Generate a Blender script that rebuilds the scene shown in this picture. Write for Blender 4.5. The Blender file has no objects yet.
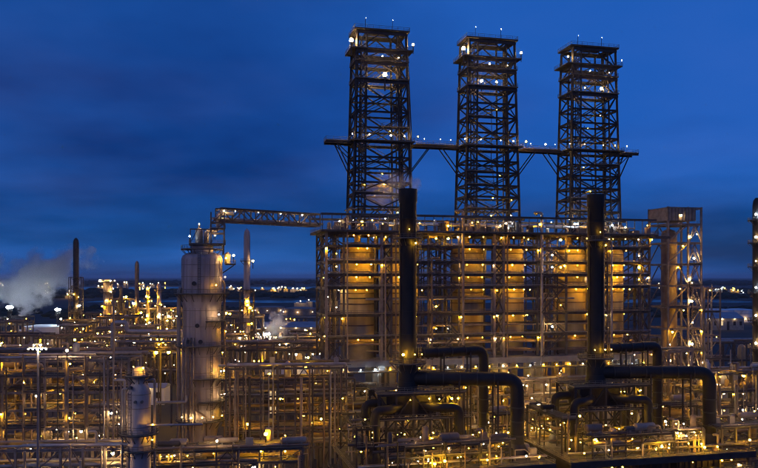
import bpy, bmesh, math, random
from mathutils import Vector, Matrix, Quaternion
R = math.radians
SC = bpy.context.scene
COL = SC.collection
rng = random.Random(7)

# ------------------------------------------------------------------ camera, sky, light
FP, CAMZ = 750.0, 60.0
cam = bpy.data.objects.new('camera', bpy.data.cameras.new('camera'))
COL.objects.link(cam)
cam.location = (0, 0, CAMZ)
cam.rotation_euler = (R(90), 0, 0)
cam.data.sensor_width = 36
cam.data.lens = 36 * FP / 758
cam.data.shift_y = 43 / 758
cam.data.clip_end = 60000
cam.data.clip_start = 1
SC.camera = cam

CLOUDX, CLOUDY = 5.0, 7.0
W = bpy.data.worlds.new('World'); SC.world = W; W.use_nodes = True
def world():
    nt = W.node_tree; nt.nodes.clear()
    N = lambda t, **k: _n(nt, t, **k)
    out = N('ShaderNodeOutputWorld'); bg = N('ShaderNodeBackground')
    sky = N('ShaderNodeTexSky'); sky.sky_type = 'NISHITA'; sky.sun_disc = False
    sky.sun_elevation = R(2.0); sky.sun_rotation = R(225)
    sky.altitude = 60; sky.air_density = 1.0; sky.dust_density = 0.0; sky.ozone_density = 10.0
    tc = N('ShaderNodeTexCoord')
    sep = N('ShaderNodeSeparateXYZ'); nt.links.new(tc.outputs['Generated'], sep.inputs[0])
    # cloud layer: direction projected on a plane overhead
    ad = N('ShaderNodeMath', operation='ADD'); nt.links.new(sep.outputs['Z'], ad.inputs[0]); ad.inputs[1].default_value = 0.16
    ab = N('ShaderNodeMath', operation='ABSOLUTE'); nt.links.new(ad.outputs[0], ab.inputs[0])
    dx = N('ShaderNodeMath', operation='DIVIDE'); nt.links.new(sep.outputs['X'], dx.inputs[0]); nt.links.new(ab.outputs[0], dx.inputs[1])
    dy = N('ShaderNodeMath', operation='DIVIDE'); nt.links.new(sep.outputs['Y'], dy.inputs[0]); nt.links.new(ab.outputs[0], dy.inputs[1])
    cb = N('ShaderNodeCombineXYZ'); nt.links.new(dx.outputs[0], cb.inputs[0]); nt.links.new(dy.outputs[0], cb.inputs[1])
    no = N('ShaderNodeTexNoise'); no.inputs['Scale'].default_value = 0.40; no.inputs['Detail'].default_value = 6; no.inputs['Roughness'].default_value = 0.5
    of = N('ShaderNodeVectorMath', operation='ADD'); of.inputs[1].default_value = (CLOUDX, CLOUDY, 0)
    nt.links.new(cb.outputs[0], of.inputs[0]); nt.links.new(of.outputs[0], no.inputs['Vector'])
    ra = N('ShaderNodeValToRGB'); ra.color_ramp.elements[0].position = 0.38; ra.color_ramp.elements[1].position = 0.62
    ra.color_ramp.elements[0].color = (0.036, 0.25, 1.0, 1); ra.color_ramp.elements[1].color = (0.007, 0.058, 0.29, 1)
    nt.links.new(no.outputs[0], ra.inputs[0])
    # dusk cloud cover over the clear sky
    mu = N('ShaderNodeMix', data_type='RGBA', blend_type='MIX'); mu.inputs[0].default_value = 0.86
    nt.links.new(sky.outputs[0], mu.inputs[6]); nt.links.new(ra.outputs[0], mu.inputs[7])
    # thin veil of pale violet cloud
    n2 = N('ShaderNodeTexNoise'); n2.inputs['Scale'].default_value = 1.1; n2.inputs['Detail'].default_value = 4
    nt.links.new(cb.outputs[0], n2.inputs['Vector'])
    r2 = N('ShaderNodeValToRGB'); r2.color_ramp.elements[0].position = 0.45; r2.color_ramp.elements[1].position = 0.8
    r2.color_ramp.elements[0].color = (0, 0, 0, 1); r2.color_ramp.elements[1].color = (0.035, 0.03, 0.055, 1)
    nt.links.new(n2.outputs[0], r2.inputs[0])
    av = N('ShaderNodeMix', data_type='RGBA', blend_type='ADD'); av.inputs[0].default_value = 1
    nt.links.new(mu.outputs[2], av.inputs[6]); nt.links.new(r2.outputs[0], av.inputs[7])
    nt.links.new(av.outputs[2], bg.inputs[0]); bg.inputs[1].default_value = 0.13
    nt.links.new(bg.outputs[0], out.inputs[0])
def _n(nt, t, **k):
    n = nt.nodes.new(t)
    for a, b in k.items(): setattr(n, a, b)
    return n
world()
sun = bpy.data.objects.new('sun', bpy.data.lights.new('sun', 'SUN')); COL.objects.link(sun)  # added soft fill, standing in for twilight glow from behind the camera
sun.data.energy = 0.06; sun.data.angle = R(50); sun.data.color = (1, 0.78, 0.74)
sun.rotation_euler = (R(62), 0, R(-25))
SC.view_settings.view_transform = 'Standard'; SC.view_settings.look = 'None'
SC.view_settings.exposure = 1.8; SC.view_settings.gamma = 1
SC.cycles.use_denoising = True
try: SC.cycles.denoiser = 'OPENIMAGEDENOISE'
except Exception: pass
SC.cycles.use_light_tree = True
SC.cycles.filter_width = 1.1
try: SC.cycles.denoising_prefilter = 'NONE'
except Exception: pass
SC.cycles.adaptive_threshold = 0.004
SC.cycles.max_bounces = 4; SC.cycles.diffuse_bounces = 2; SC.cycles.glossy_bounces = 2
SC.cycles.volume_bounces = 1; SC.cycles.transparent_max_bounces = 6
SC.cycles.sample_clamp_indirect = 3
SC.cycles.volume_step_rate = 2; SC.cycles.caustics_reflective = False

# ------------------------------------------------------------------ materials
MATS = {}
def mat(name, c1, c2=None, rough=0.6, metal=0.0, scale=0.6, bump=0.0, stretch=(1, 1, 1), spec=0.4):
    m = bpy.data.materials.new(name); m.use_nodes = True; nt = m.node_tree
    b = nt.nodes['Principled BSDF']
    b.inputs['Roughness'].default_value = rough; b.inputs['Metallic'].default_value = metal
    b.inputs['Specular IOR Level'].default_value = spec
    g = _n(nt, 'ShaderNodeNewGeometry'); mp = _n(nt, 'ShaderNodeMapping'); mp.inputs['Scale'].default_value = stretch
    nt.links.new(g.outputs['Position'], mp.inputs[0])
    no = _n(nt, 'ShaderNodeTexNoise'); no.inputs['Scale'].default_value = scale; no.inputs['Detail'].default_value = 4
    nt.links.new(mp.outputs[0], no.inputs['Vector'])
    ra = _n(nt, 'ShaderNodeValToRGB'); ra.color_ramp.elements[0].position = 0.35; ra.color_ramp.elements[1].position = 0.7
    ra.color_ramp.elements[0].color = (*c1, 1); ra.color_ramp.elements[1].color = (*(c2 or [x * 0.6 for x in c1]), 1)
    nt.links.new(no.outputs[0], ra.inputs[0]); nt.links.new(ra.outputs[0], b.inputs['Base Color'])
    if bump:
        bp = _n(nt, 'ShaderNodeBump'); bp.inputs['Strength'].default_value = bump; bp.inputs['Distance'].default_value = 0.2
        nt.links.new(no.outputs[0], bp.inputs['Height']); nt.links.new(bp.outputs[0], b.inputs['Normal'])
    MATS[name] = m
    return m
mat('steel', (0.105, 0.10, 0.10), (0.07, 0.055, 0.048), 0.6)
mat('steel_dark', (0.036, 0.034, 0.036), (0.024, 0.02, 0.02), 0.6)
mat('steel_light', (0.26, 0.225, 0.205), (0.16, 0.125, 0.105), 0.6)
mat('grating', (0.075, 0.072, 0.07), (0.03, 0.027, 0.025), 0.85, 0, 0.9, 0.4)
mat('rail', (0.20, 0.185, 0.15), (0.13, 0.115, 0.09), 0.6)
mat('cladding', (0.40, 0.35, 0.345), (0.24, 0.20, 0.195), 0.5, 0.0, 0.55, 0.1, (1, 1, 0.12))
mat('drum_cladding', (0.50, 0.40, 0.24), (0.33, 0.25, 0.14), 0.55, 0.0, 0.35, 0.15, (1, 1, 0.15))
mat('black_paint', (0.014, 0.0135, 0.015), (0.008, 0.007, 0.007), 0.6, 0.0, 0.5, 0.1, (1, 1, 0.3))
mat('pipe_silver', (0.36, 0.345, 0.34), (0.24, 0.21, 0.20), 0.45, 0.3, 0.4)
mat('pipe_beige', (0.30, 0.25, 0.205), (0.19, 0.145, 0.11), 0.55, 0.0, 0.4)
mat('pipe_brown', (0.2, 0.15, 0.11), (0.12, 0.08, 0.06), 0.6, 0.0, 0.4)
mat('pipe_dark', (0.07, 0.065, 0.065), (0.04, 0.035, 0.03), 0.55, 0.0, 0.4)
mat('concrete', (0.30, 0.29, 0.27), (0.2, 0.18, 0.17), 0.85, 0.0, 0.3, 0.2)
mat('white_paint', (0.74, 0.74, 0.74), (0.58, 0.57, 0.56), 0.5, 0.0, 0.1, 0, (1, 1, 0.3))
mat('roof_metal', (0.30, 0.32, 0.36), (0.22, 0.23, 0.26), 0.5, 0.2, 0.1)
mat('red_paint', (0.4, 0.05, 0.03), (0.25, 0.03, 0.02), 0.5)
mat('ground', (0.06, 0.052, 0.045), (0.025, 0.03, 0.024), 0.95, 0, 0.02, 0.3)
mat('asphalt', (0.05, 0.05, 0.052), (0.035, 0.034, 0.034), 0.9, 0, 0.3)
mat('woodland', (0.022, 0.032, 0.02), (0.012, 0.018, 0.012), 0.95, 0, 0.05)
mat('water', (0.02, 0.03, 0.04), (0.018, 0.026, 0.035), 0.12, 0, 0.02, 0.05)
def emit(name, c, s):
    m = bpy.data.materials.new(name); m.use_nodes = True; nt = m.node_tree; nt.nodes.clear()
    o = _n(nt, 'ShaderNodeOutputMaterial'); e = _n(nt, 'ShaderNodeEmission')
    e.inputs[0].default_value = (*c, 1); e.inputs[1].default_value = s
    nt.links.new(e.outputs[0], o.inputs[0])
    m.cycles.emission_sampling = 'FRONT'
    MATS[name] = m
AMB, WARM, COOL = (1.0, 0.49, 0.014), (1.0, 0.62, 0.24), (0.72, 0.88, 1.0)
emit('amber', AMB, 140); emit('warm', WARM, 135); emit('amber_drum', AMB, 210); emit('cool', COOL, 90)
emit('amber_far', AMB, 85); emit('warm_far', WARM, 65); emit('cool_far', COOL, 25)
emit('window_glow', (1.0, 0.72, 0.38), 0.22)

# ------------------------------------------------------------------ mesh helpers
UNIT = {}
def finish(bm, name, m, smooth=False):
    bmesh.ops.recalc_face_normals(bm, faces=bm.faces[:])
    me = bpy.data.meshes.new(name); bm.to_mesh(me); bm.free()
    if smooth:
        for p in me.polygons: p.use_smooth = True
        try: me.set_sharp_from_angle(angle=R(40))
        except Exception: pass
    me.materials.append(MATS[m]); return me
def bbox_bm(bm, x0, x1, y0, y1, z0, z1, M=None):
    vs = [bm.verts.new((x, y, z)) for x in (x0, x1) for y in (y0, y1) for z in (z0, z1)]
    for f in ((0, 1, 3, 2), (4, 6, 7, 5), (0, 4, 5, 1), (2, 3, 7, 6), (0, 2, 6, 4), (1, 5, 7, 3)):
        bm.faces.new([vs[i] for i in f])
    if M is not None:
        for v in vs: v.co = M @ v.co
def bar_bm(bm, p0, p1, w, d=None):
    p0, p1 = Vector(p0), Vector(p1); L = (p1 - p0).length
    q = (p1 - p0).to_track_quat('Z', 'Y'); d = d or w
    bbox_bm(bm, -w / 2, w / 2, -d / 2, d / 2, 0, L, Matrix.Translation(p0) @ q.to_matrix().to_4x4())
def lathe_bm(bm, prof, n=24, c=(0, 0, 0)):
    rings = []
    for r, z in prof:
        rings.append([bm.verts.new((c[0] + r * math.cos(2 * math.pi * i / n), c[1] + r * math.sin(2 * math.pi * i / n), c[2] + z)) for i in range(n)])
    for a, b in zip(rings, rings[1:]):
        for i in range(n): bm.faces.new((a[i], a[(i + 1) % n], b[(i + 1) % n], b[i]))
    bm.faces.new(rings[0][::-1]); bm.faces.new(rings[-1])
def tube_bm(bm, pts, r, n=10, bend=None):
    pts = [Vector(p) for p in pts]; bend = bend or 1.6 * r
    path = [pts[0]]
    for i in range(1, len(pts) - 1):
        a, b, c = pts[i - 1], pts[i], pts[i + 1]
        d0, d1 = (a - b), (c - b); l = min(bend, d0.length * .49, d1.length * .49)
        p, q = b + d0.normalized() * l, b + d1.normalized() * l
        for k in range(6):
            t = k / 5; path.append((1 - t) ** 2 * p + 2 * t * (1 - t) * b + t * t * q)
    path.append(pts[-1])
    rings = []; prev = None
    for i, p in enumerate(path):
        t = (path[min(i + 1, len(path) - 1)] - path[max(i - 1, 0)]).normalized()
        if prev is None: x = t.orthogonal().normalized()
        else: x = (prev - t * prev.dot(t)).normalized()
        prev = x; y = t.cross(x)
        rings.append([bm.verts.new(p + (x * math.cos(2 * math.pi * k / n) + y * math.sin(2 * math.pi * k / n)) * r) for k in range(n)])
    for a, b in zip(rings, rings[1:]):
        for i in range(n): bm.faces.new((a[i], a[(i + 1) % n], b[(i + 1) % n], b[i]))
    bm.faces.new(rings[0][::-1]); bm.faces.new(rings[-1])
def unit(shape, m):
    k = (shape, m)
    if k in UNIT: return UNIT[k]
    bm = bmesh.new(); sm = False
    if shape == 'box': bbox_bm(bm, -.5, .5, -.5, .5, 0, 1)
    elif shape == 'h':                                   # rolled H section
        t = .09
        P = [(-.5, -.5), (.5, -.5), (.5, -.5 + 2 * t), (t, -.5 + 2 * t), (t, .5 - 2 * t), (.5, .5 - 2 * t), (.5, .5), (-.5, .5), (-.5, .5 - 2 * t), (-t, .5 - 2 * t), (-t, -.5 + 2 * t), (-.5, -.5 + 2 * t)]
        a = [bm.verts.new((x, y, 0)) for x, y in P]; b = [bm.verts.new((x, y, 1)) for x, y in P]
        for i in range(12): bm.faces.new((a[i], a[(i + 1) % 12], b[(i + 1) % 12], b[i]))
        bm.faces.new(a[::-1]); bm.faces.new(b)
    elif shape.startswith('cyl'):
        lathe_bm(bm, [(1, 0), (1, 1)], int(shape[3:])); sm = True
    elif shape == 'bulb': bmesh.ops.create_icosphere(bm, subdivisions=1, radius=1)
    elif shape == 'lamp_hang':                            # cap and stem above a bulb
        lathe_bm(bm, [(1.35, 0.75), (1.2, 1.0), (0.5, 1.5), (0.22, 1.6), (0.22, 3.4)], 8)
    elif shape == 'lamp_post':                            # post below a bulb
        lathe_bm(bm, [(0.35, -7.0), (0.3, -1.4), (0.75, -1.2), (0.75, -0.85)], 8)
        lathe_bm(bm, [(0.8, 0.9), (0.5, 1.15), (0.1, 1.25)], 8)
    UNIT[k] = finish(bm, shape, m, sm)
    return UNIT[k]

# ------------------------------------------------------------------ things
USED = {}
class T:
    """one thing: an Empty at its base with its parts"""
    def __init__(s, name, label, cat, loc=(0, 0, 0), rz=0.0, group=None, kind=None):
        o = s.o = bpy.data.objects.new(name, None); COL.objects.link(o)
        o.location = loc; o.rotation_euler = (0, 0, rz); o.empty_display_size = 0.5
        o['label'] = label; o['category'] = cat
        if group: o['group'] = group
        if kind: o['kind'] = kind
        s.nl = 0
    def add(s, name, me, loc=(0, 0, 0), rot=None, scale=None, parent=None):
        o = bpy.data.objects.new(name, me); COL.objects.link(o); o.parent = parent or s.o
        o.location = loc
        if rot is not None: o.rotation_mode = 'QUATERNION'; o.rotation_quaternion = rot
        if scale is not None: o.scale = scale
        return o
    def bar(s, name, p0, p1, w, m='steel', d=None, shape='h'):
        p0, p1 = Vector(p0), Vector(p1); v = p1 - p0
        q = v.to_track_quat('Z', 'Y')
        if abs(v.z) > 0.9999999 * v.length: q = Quaternion((1, 0, 0, 0)) if v.z > 0 else Quaternion((0, 1, 0, 0))
        return s.add(name, unit(shape, m), p0, q, (w, d or w, v.length))
    def rod(s, name, p0, p1, r, m='pipe_beige', n=10):
        p0, p1 = Vector(p0), Vector(p1); v = p1 - p0
        return s.add(name, unit('cyl%d' % n, m), p0, v.to_track_quat('Z', 'Y'), (r, r, v.length))
    def pipe(s, name, pts, r, m='pipe_beige', n=10, bend=None):
        bm = bmesh.new(); tube_bm(bm, pts, r, n, bend); return s.add(name, finish(bm, name, m, True))
    def box(s, name, x0, x1, y0, y1, z0, z1, m='steel', parent=None):
        if parent is None:
            return s.add(name, unit('box', m), ((x0 + x1) / 2, (y0 + y1) / 2, z0), None, (x1 - x0, y1 - y0, z1 - z0))
        bm = bmesh.new(); bbox_bm(bm, x0, x1, y0, y1, z0, z1)
        return s.add(name, finish(bm, name, m), parent=parent)
    def lathe(s, name, prof, m, n=28, c=(0, 0, 0), parent=None):
        bm = bmesh.new(); lathe_bm(bm, prof, n, c); return s.add(name, finish(bm, name, m, True), parent=parent)
    def deck(s, x0, x1, y0, y1, z, m='grating', rail=True, sides='fblr', t=0.22, name='platform', step=2.0):
        bm = bmesh.new(); bbox_bm(bm, x0, x1, y0, y1, z - t, z); p = s.add(name, finish(bm, name, m))
        if rail:
            runs = [r for k, r in (('f', (x0, y0, x1, y0)), ('b', (x0, y1, x1, y1)), ('l', (x0, y0, x0, y1)), ('r', (x1, y0, x1, y1))) if k in sides]
            if 'l' in sides or 'r' in sides: s.railing(runs, z, p, step)
            else:
                for r in runs: s.railing([r], z, p, step)
        return p
    def railing(s, runs, z, parent, step=2.0, h=1.15, w=0.075):
        bm = bmesh.new()
        for r in runs:
            if not r: continue
            a, b = Vector((r[0], r[1], z)), Vector((r[2], r[3], z)); L = (b - a).length
            if L < .3: continue
            for hh in (h, h * .55): bar_bm(bm, a + Vector((0, 0, hh)), b + Vector((0, 0, hh)), w)
            bar_bm(bm, a + Vector((0, 0, .1)), b + Vector((0, 0, .1)), .03, .2)
            n = max(1, round(L / step))
            for i in range(n + 1):
                p = a.lerp(b, i / n); bar_bm(bm, p, p + Vector((0, 0, h + .03)), w * .9)
        return s.add('railing', finish(bm, 'railing', 'rail'), parent=parent)
    def ringdeck(s, r0, r1, z, c=(0, 0), a0=0, a1=360, n=24, m='grating'):
        bm = bmesh.new(); k = max(4, int(n * (a1 - a0) / 360)); full = a1 - a0 >= 359
        A = [R(a0 + (a1 - a0) * i / k) for i in range(k + (0 if full else 1))]
        def P(r, a, zz): return (c[0] + r * math.cos(a), c[1] + r * math.sin(a), zz)
        vs = [[bm.verts.new(P(r, a, zz)) for r, zz in ((r0, z), (r1, z), (r1, z - .2), (r0, z - .2))] for a in A]
        L = len(vs)
        for i in range(L if full else L - 1):
            a, b = vs[i], vs[(i + 1) % L]
            for j in range(4): bm.faces.new((a[j], a[(j + 1) % 4], b[(j + 1) % 4], b[j]))
        if not full: bm.faces.new(vs[0]); bm.faces.new(vs[-1][::-1])
        p = s.add('platform', finish(bm, 'platform', m))
        runs = []; pts = [(c[0] + r1 * .985 * math.cos(a), c[1] + r1 * .985 * math.sin(a)) for a in A]
        for i in range(L if full else L - 1): runs.append((*pts[i], *pts[(i + 1) % L]))
        s.railing(runs, z, p, 3)
        bm = bmesh.new()
        for a in A[::2]: bar_bm(bm, P(r1 * .97, a, z - .2), P(r0 * .99, a, z - (r1 - r0) * 1.0 - .2), .14)
        s.add('bracket', finish(bm, 'bracket', 'steel'), parent=p)
        return p
    def lamp(s, p, c='amber', r=0.22, post=False, far=False, L=None):
        r *= rng.choice((.5, .6, .7, .8, .9, 1, 1.15, 1.6))
        u = unit('lamp_post' if post else 'lamp_hang', 'steel_dark')
        h = s.add('lamp', u, p, None, (r, r, r))
        b = s.add('bulb', unit('bulb', c + ('_far' if far else '')), parent=h)
        s.nl += 1
        return h
    def stairs(s, x0, y0, z0, x1, y1, z1, w=0.9):
        """one flight with treads and handrails"""
        bm = bmesh.new(); a, b = Vector((x0, y0, z0)), Vector((x1, y1, z1)); d = b - a
        sd = Vector((-d.y, d.x, 0)).normalized() * w / 2
        for q in (sd, -sd):
            bar_bm(bm, a + q, b + q, .1, .28)
            bar_bm(bm, a + q + Vector((0, 0, 1.1)), b + q + Vector((0, 0, 1.1)), .08)
        n = max(3, int(abs(d.z) / .3))
        for i in range(n):
            p = a + d * ((i + .5) / n); bar_bm(bm, p - sd, p + sd, .28, .05)
        return s.add('stair', finish(bm, 'stair', 'steel'))
    def ladder(s, x, y, z0, z1, face=(0, -1)):
        bm = bmesh.new(); f = Vector((face[0], face[1], 0)); sd = Vector((-f.y, f.x, 0)) * .3; b = Vector((x, y, 0))
        for q in (sd, -sd): bar_bm(bm, b + q + Vector((0, 0, z0)), b + q + Vector((0, 0, z1)), .1)
        n = int((z1 - z0) / .6)
        for i in range(n): bar_bm(bm, b - sd + Vector((0, 0, z0 + .6 * i + .3)), b + sd + Vector((0, 0, z0 + .6 * i + .3)), .06)
        z = z0 + 2.5
        while z < z1:
            for k in range(6):
                a0, a1 = math.pi * k / 6, math.pi * (k + 1) / 6
                g = lambda a: b + (sd / .3) * .45 * math.cos(a) + f * .75 * math.sin(a) + Vector((0, 0, z))
                bar_bm(bm, g(a0), g(a1), .06)
            z += 1.5
        return s.add('ladder', finish(bm, 'ladder', 'steel'))

def px(x, y, D):
    """where a point seen at photo position x, y stands if it is D metres away"""
    return Vector(((x - 379) * D / FP, D, CAMZ - (y - 277) * D / FP))
PIPEM = ['pipe_silver', 'pipe_beige', 'pipe_beige', 'pipe_brown', 'pipe_dark', 'pipe_brown']

def frame(t, xs, ys, zs, w=0.45, m='steel', brace=0.35, decks=0.5, pipes=4, risers=0.5, lamps=6, lc=('amber', 'amber', 'warm'),
          lr=0.2, seed=1, far=False, pr=(.1, .38), vessels=0, z0=0.0, gear=0.0, pm=None):
    """open steel structure: columns, beams at each level, bracing, grating decks, pipes, lamps"""
    g = random.Random(seed); pm = pm or PIPEM
    X0, X1, Y0, Y1 = xs[0], xs[-1], ys[0], ys[-1]; top = zs[-1]
    for x in xs:
        for y in ys: t.bar('column', (x, y, z0), (x, y, top + .2), w * 1.15, m)
    pz = [z0] + list(zs)
    for k, z in enumerate(zs):
        for y in ys: t.bar('beam', (X0, y, z - .3), (X1, y, z - .3), w, m, w * 1.3)
        for x in xs: t.bar('beam', (x, Y0, z - .34), (x, Y1, z - .34), w * .9, m, w * 1.1)
        zl = pz[k]
        for i in range(len(xs) - 1):
            for y in ((ys[0], ys[-1]) if not far else (ys[0],)):
                if g.random() < brace:
                    xm = (xs[i] + xs[i + 1]) / 2
                    if g.random() < .5:
                        t.bar('brace', (xs[i], y, zl), (xm, y, z - .4), w * .6, m); t.bar('brace', (xs[i + 1], y, zl), (xm, y, z - .4), w * .6, m)
                    else:
                        t.bar('brace', (xs[i], y, zl), (xs[i + 1], y, z - .4), w * .6, m)
            if decks and g.random() < decks:
                yy = Y0 + (Y1 - Y0) * (0.35 if g.random() < .5 else 1)
                t.deck(xs[i] + .02 * k, xs[i + 1] - .05, Y0 - .6, yy, z + .12 + .01 * i, sides='f' + ('b' if yy < Y1 else ''), name='platform')
        for j in range(pipes):
            r = g.uniform(*pr); y = g.uniform(Y0 + .6, Y1 - .4) if j else Y0 + .7
            a, b = X0 - g.uniform(0, 2.5), X1 + g.uniform(0, 2.5)
            if g.random() < .35: a = g.choice(xs[:-1]) + .5
            if g.random() < .35: b = g.choice(xs[1:]) - .5
            if b - a < 3: a, b = X0, X1
            zz = z + r + .15; mm = g.choice(pm)
            u = g.random()
            if u < .6 or far: t.rod('pipe', (a, y, zz), (b, y, zz), r, mm)
            elif u < .8: t.pipe('pipe', [(a, y, zz), (b, y, zz), (b, y, max(z0, zl - 2))], r, mm)
            else: t.pipe('pipe', [(a, y, zz + 2.5), (a + 1.5, y, zz + 2.5), (a + 1.5, y, zz), (b, y, zz)], r, mm)
        if gear and not far:
            for i in range(len(xs) - 1):
                if g.random() < gear:
                    xm = g.uniform(xs[i] + 1, xs[i + 1] - 1); ym = g.uniform(Y0 + 1, Y1 - 1); r = g.uniform(.5, 1.1); u = g.random()
                    if u < .45:
                        l = g.uniform(1.5, 3); zc = z + r + .5
                        bm = bmesh.new(); lathe_bm(bm, [(.1, -l - .4), (r * .7, -l - .25), (r, -l), (r, l), (r * .7, l + .25), (.1, l + .4)], 14)
                        o = t.add('vessel', finish(bm, 'vessel', g.choice(pm), True), (xm, ym, zc), Vector((1, 0, 0)).to_track_quat('Z', 'Y'))
                        for q in (-l * .6, l * .6): t.box('saddle', xm + q - .2, xm + q + .2, ym - r * .8, ym + r * .8, z + .1, zc - r * .6, 'concrete')
                    elif u < .75:
                        h = g.uniform(2.5, 4.5); t.lathe('vessel', [(r * .8, z + .1), (r, z + .8), (r, z + h), (r * .6, z + h + .4), (.12, z + h + .55)], g.choice(pm), 14, (xm, ym, 0))
                    else:
                        t.box('cabinet', xm - r, xm + r, ym - .5, ym + .5, z + .15, z + g.uniform(1.5, 2.4), g.choice(['steel_light', 'pipe_beige', 'concrete']))
    for i in range(int(len(xs) * risers * (1 if far else 2))):
        r = g.uniform(pr[0], pr[1] * .8); x = g.uniform(X0, X1); y = Y0 - g.uniform(.4, .9) if g.random() < .6 else g.uniform(Y0, Y1)
        t.rod('riser', (x, y, z0), (x, y, top + g.uniform(-4, 1.5)), r, g.choice(pm))
    for i in range(int(lamps * .8)):
        k = g.randrange(len(zs)); x = g.uniform(X0, X1); y = Y0 - .5 if g.random() < .55 else g.uniform(Y0, Y1)
        rr = lr * g.choice((.6, .75, .9, 1.0, 1.5))
        if g.random() < .4: t.lamp((x, y, zs[k] + 2.2), g.choice(lc), rr, True, far)
        else: t.lamp((x, y, zs[k] - 1.0), g.choice(lc), rr, False, far)

def grid(a, b, n): return [a + (b - a) * i / n for i in range(n + 1)]

# ------------------------------------------------------------------ the ground and the far land
def sheet(name, pts, z, m):
    bm = bmesh.new(); bm.faces.new([bm.verts.new((x, y, z)) for x, y in pts])
    o = bpy.data.objects.new(name, finish(bm, name, m)); COL.objects.link(o); o['kind'] = 'structure'
    o['label'] = {'ground': 'dark ground under the plant reaching to the horizon', 'road': 'grey plant road running across behind the units', 'lake': 'pale still water far behind the plant'}.get(name, name); o['category'] = name
    return o
sheet('ground', [(-30000, -2000), (30000, -2000), (30000, 45000), (-30000, 45000)], 0, 'ground')
sheet('road', [(-1500, 436), (1500, 436), (1500, 448), (-1500, 448)], 0.05, 'asphalt')
sheet('road', [(-3000, 1500), (3000, 1560), (3000, 1590), (-3000, 1530)], 0.05, 'asphalt')
def shore(y0, y1, x0, x1, n, seed):
    g = random.Random(seed); d = (y1 - y0)
    a = [(x0 + (x1 - x0) * i / n, y0 + d * .25 * g.random()) for i in range(n + 1)]
    b = [(x0 + (x1 - x0) * i / n, y1 - d * .25 * g.random()) for i in range(n, -1, -1)]
    return a + b
sheet('lake', shore(3300, 4700, -2600, 1600, 26, 3), 0.3, 'water')
sheet('lake', shore(1730, 1980, -700, 900, 22, 5), 0.3, 'water')
sheet('lake', shore(1750, 2100, -1400, -900, 12, 6), 0.3, 'water')

def woodland():
    bm = bmesh.new(); g = random.Random(11)
    bands = [(5200, 9000, 700, 16, 30), (2300, 3200, 520, 9, 17), (2050, 2300, 260, 7, 13), (1080, 1400, 260, 5, 10)]
    for d0, d1, n, h0, h1 in bands:
        for i in range(n):
            D = g.uniform(d0, d1); X = g.uniform(-.62, .62) * D
            if d0 < 1200 and -250 < X < 420: continue
            h = g.uniform(h0, h1); w = h * g.uniform(1.2, 3.2)
            rr = 5; M = Matrix.Translation((X, D, h * .25)) @ Matrix.Rotation(g.random() * 6, 4, 'Z') @ Matrix.Diagonal((w, h * 1.2, h * .75, 1))
            r = bmesh.ops.create_icosphere(bm, subdivisions=2 if D < 3300 else 1, radius=1, matrix=M)
            for v in r['verts']: v.co += Vector((g.uniform(-1, 1) * h * .22, g.uniform(-1, 1) * h * .2, g.uniform(-1, 1) * h * .2))
    o = bpy.data.objects.new('woodland', finish(bm, 'woodland', 'woodland')); COL.objects.link(o)
    o['kind'] = 'stuff'; o['label'] = 'dark belts of far-off trees below the horizon'; o['category'] = 'woodland'
woodland()

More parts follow.
